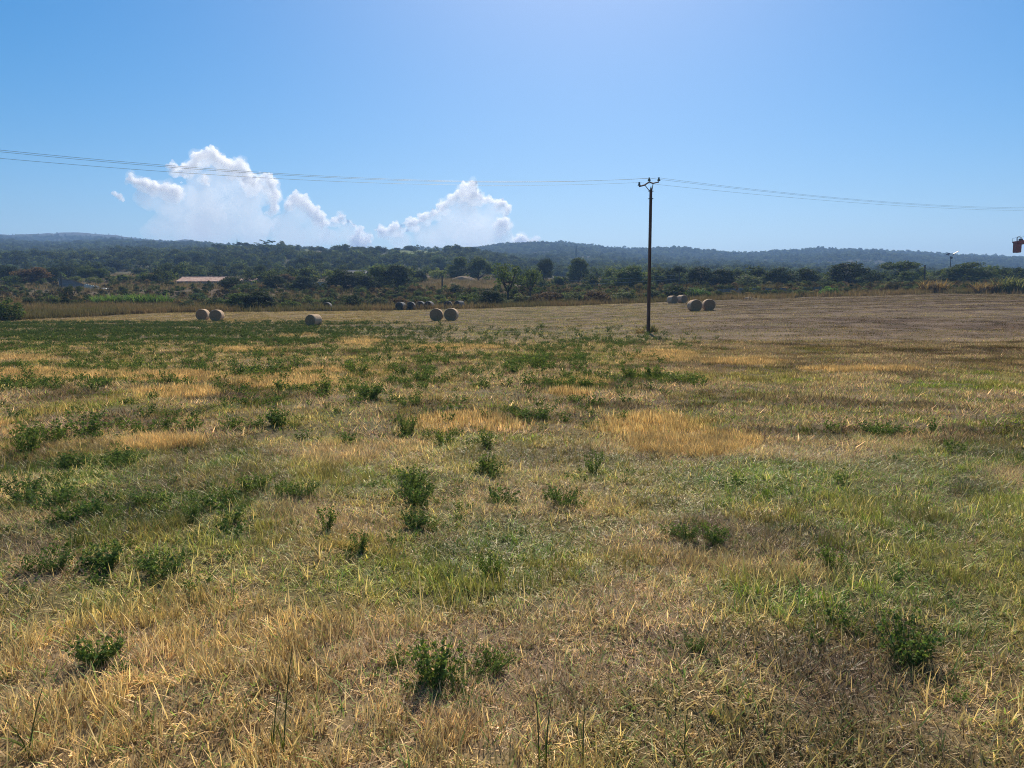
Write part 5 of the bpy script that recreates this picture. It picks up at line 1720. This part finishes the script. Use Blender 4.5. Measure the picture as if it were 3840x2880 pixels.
M_CLOUD_TOP = cloud_material('dense_cloud', .022, .5)
M_CLOUD_FLANK = cloud_material('boiling_cloud', .0058, .45)
M_CLOUD_BODY = cloud_material('thin_cloud', .0021, .4)
CLOUDS = [
    ('tall towering cloud with a bright ragged top above the wooded slope', 1,
     [(785, 575, 28), (745, 590, 26), (830, 600, 26), (700, 632, 24), (640, 625, 22), (800, 640, 45), (870, 625, 28), (905, 610, 20), (915, 640, 26), (850, 690, 55),
      (760, 680, 50), (945, 680, 30), (1000, 665, 20), (1022, 688, 24), (1036, 728, 22), (980, 720, 50), (900, 770, 70), (780, 770, 75), (1030, 780, 20), (690, 740, 46),
      (490, 668, 18), (528, 682, 24), (570, 697, 24), (620, 707, 28), (660, 720, 26), (560, 745, 42), (640, 785, 58), (700, 850, 70), (820, 860, 80), (930, 850, 70), (600, 860, 50), (1010, 850, 40), (765, 668, 15), (778, 690, 11), (690, 662, 12)]),
    ('rounded white cloud leaning on the tall towering one', 2,
     [(1110, 738, 22), (1085, 765, 18), (1140, 755, 24), (1175, 785, 24), (1200, 815, 24), (1212, 836, 18), (1130, 800, 45), (1080, 850, 50), (1180, 880, 46), (1100, 900, 60)]),
    ('faint low cloud with a thin bright rim between two larger clouds', 3,
     [(1280, 813, 16), (1250, 828, 15), (1310, 833, 15), (1350, 858, 15), (1385, 884, 14), (1300, 875, 38), (1240, 890, 40), (1350, 905, 34)]),
    ('pale pointed cloud with long shoulders behind the centre ridge', 4,
     [(1775, 693, 19), (1740, 700, 17), (1725, 725, 22), (1780, 730, 26), (1690, 745, 18), (1660, 775, 20), (1625, 800, 18), (1590, 815, 20), (1540, 837, 22), (1480, 852, 22), (1430, 864, 22),
      (1803, 745, 17), (1835, 745, 15), (1880, 760, 20), (1906, 783, 16), (1850, 785, 40), (1750, 790, 58), (1700, 850, 60), (1820, 860, 60), (1888, 838, 28), (1770, 890, 75), (1650, 900, 60), (1870, 890, 50), (1740, 745, 36), (1600, 885, 48), (1500, 905, 40),
      (1960, 898, 26), (2010, 903, 18)]),
    ('tiny detached wisp of cloud alone in the blue', 5, [(428, 724, 11), (448, 732, 13), (460, 752, 8)]),
]


BALLS = {}
for sub in (2, 3):
    import bmesh
    b_ = bmesh.new(); bmesh.ops.create_icosphere(b_, subdivisions=sub, radius=1.0); b_.verts.ensure_lookup_table()
    BALLS[sub] = (np.array([v.co[:] for v in b_.verts]), np.array([[v.index for v in f.verts] for f in b_.faces])); b_.free()


def cloud(label, seed, puffs):
    r = random.Random(seed); Y = 9000 + seed * 260
    cx = sum(p[0] for p in puffs) / len(puffs)
    org = at(cx, 1149, Y)
    e = empty('cumulus_cloud', (org.x, Y, 0)); tag(e, label, 'cloud', 'cumulus clouds over the hills')
    more = list(puffs); tops = [p for p in puffs if p[2] < 36]
    for i, a in enumerate(tops):                    # fill the rim between neighbours
        for b in tops[i + 1:]:
            d = math.hypot(a[0] - b[0], a[1] - b[1])
            if 14 < d < 66:
                for t in ((.5,) if d < 40 else (.33, .67)):
                    more.append((a[0] + (b[0] - a[0]) * t + r.uniform(-4, 4), a[1] + (b[1] - a[1]) * t + r.uniform(-2, 6), min(a[2], b[2]) * r.uniform(.55, .85)))
    for part, mat in (('cloud_top', M_CLOUD_TOP), ('cloud_flank', M_CLOUD_FLANK), ('cloud_body', M_CLOUD_BODY)):
        V = []; Q = []

        def ball(c, rad, sub=2):
            bv, bf = BALLS[sub]
            Q.append(bf + sum(len(q) for q in V)); V.append(bv * rad + np.array(c)[None])
        n = 0
        for (px, py, rp) in more:
            top = rp < 36
            if part != 'cloud_body' and not top: continue
            if part == 'cloud_body' and rp < 16: continue
            if part == 'cloud_flank':
                if rp < 13: continue
                px += (cx - px) * .05; py += rp * .75; rp *= 1.45
            c = at(px, py, Y); rad = rp * Y / F
            c = Vector((c.x - org.x, r.uniform(-.5, .5) * rad , c.z))
            if part == 'cloud_body': ball(c, rad * (1.25 if top else 1.12), 3)
            elif top: ball(c, rad * .78, 3)
            n += 1
            for k in range(26 if top else 12):
                d = Vector((r.gauss(0, 1), r.gauss(0, .8), abs(r.gauss(0, 1)) * .9 - .25)).normalized()
                s = r.uniform(.16, .40) if part != 'cloud_body' else r.uniform(.3, .5)
                ball(c + d * rad * r.uniform(.7, .98), rad * s, 2)
        if not n: continue
        V = np.concatenate(V); Q = np.concatenate(Q)
        me = bpy.data.meshes.new(part)
        me.vertices.add(len(V)); me.vertices.foreach_set('co', V.astype(np.float32).ravel())
        me.loops.add(len(Q) * 3); me.loops.foreach_set('vertex_index', Q.astype(np.int32).ravel())
        me.polygons.add(len(Q)); me.polygons.foreach_set('loop_start', np.arange(0, len(Q) * 3, 3, dtype=np.int32)); me.update(calc_edges=True)
        me.materials.append(mat)
        o = bpy.data.objects.new(part, me); C.objects.link(o); o.parent = e
        md = o.modifiers.new('merge', 'REMESH'); md.mode = 'VOXEL'; md.voxel_size = 9.0 if part == 'cloud_top' else 12.0 if part == 'cloud_flank' else 16.0
        for k, (sz, st) in enumerate(((110, 46), (46, 30), (20, 14)) if part == 'cloud_top' else ((120, 60), (50, 34)) if part == 'cloud_flank' else ((260, 90), (110, 50))):
            t = bpy.data.textures.new('billow_%d' % k, 'VORONOI'); t.noise_scale = sz; t.distance_metric = 'DISTANCE'; t.intensity = 1.0
            dm = o.modifiers.new('billow_%d' % k, 'DISPLACE'); dm.texture = t; dm.strength = -st; dm.mid_level = .40; dm.texture_coords = 'LOCAL'; dm.direction = 'NORMAL'
    return e


for c in CLOUDS:
    cloud(*c)


# ------------------------------------------------------------------ haze
def haze():
    x, y0, y1, z0, z1 = 4200, -60, 4300, -14.0, 330
    o = MB().box((0, (y0 + y1) / 2, (z0 + z1) / 2), (2 * x, y1 - y0, z1 - z0)).build('haze', None or M_WHITE)
    m, nt, nd, ln, out = new_mat('summer_haze')
    v = N(nt, 'ShaderNodeVolumePrincipled')
    v.inputs['Color'].default_value = (.33, .57, 1.0, 1); v.inputs['Density'].default_value = .00028; v.inputs['Anisotropy'].default_value = .2
    ln.new(v.outputs[0], out.inputs['Volume'])
    o.data.materials.clear(); o.data.materials.append(m)
    tag(o, kind='stuff')


haze()


# ------------------------------------------------------------------ light
SUN_EL, SUN_AZ = 42.0, 6.0          # degrees above the horizon, degrees to the right of straight ahead
w = bpy.data.worlds.new('World'); S.world = w; w.use_nodes = True
nt = w.node_tree; bg = nt.nodes['Background']
sky = nt.nodes.new('ShaderNodeTexSky'); sky.sky_type = 'NISHITA'; sky.sun_disc = False
sky.sun_elevation = R(SUN_EL); sky.sun_rotation = R(SUN_AZ)
sky.air_density = 1.0; sky.dust_density = .7; sky.ozone_density = 2.2; sky.altitude = 50
hs = nt.nodes.new('ShaderNodeHueSaturation'); hs.inputs['Hue'].default_value = .497; hs.inputs['Saturation'].default_value = 1.68; hs.inputs['Value'].default_value = 1.0
nt.links.new(sky.outputs[0], hs.inputs['Color']); nt.links.new(hs.outputs[0], bg.inputs[0]); bg.inputs[1].default_value = .0755
sd = bpy.data.lights.new('sun', 'SUN'); sd.energy = 5.0; sd.angle = R(.53); sd.color = (1.0, .88, .715)
so = bpy.data.objects.new('sun', sd); C.objects.link(so)
d = Vector((math.sin(R(SUN_AZ)) * math.cos(R(SUN_EL)), math.cos(R(SUN_AZ)) * math.cos(R(SUN_EL)), math.sin(R(SUN_EL))))
so.rotation_euler = d.to_track_quat('Z', 'Y').to_euler()
so.location = d * 50

S.view_settings.view_transform = 'Standard'; S.view_settings.look = 'None'
S.view_settings.exposure = 0.45; S.view_settings.gamma = 1.0
S.render.engine = 'CYCLES'
cy = S.cycles
cy.max_bounces = 16; cy.diffuse_bounces = 3; cy.glossy_bounces = 1; cy.transmission_bounces = 3; cy.transparent_max_bounces = 8; cy.volume_bounces = 14
cy.use_denoising = True; cy.denoising_input_passes = 'RGB_ALBEDO_NORMAL'; cy.denoising_prefilter = 'NONE'; cy.filter_width = 1.0; cy.caustics_reflective = False; cy.caustics_refractive = False
cy.sample_clamp_indirect = 6
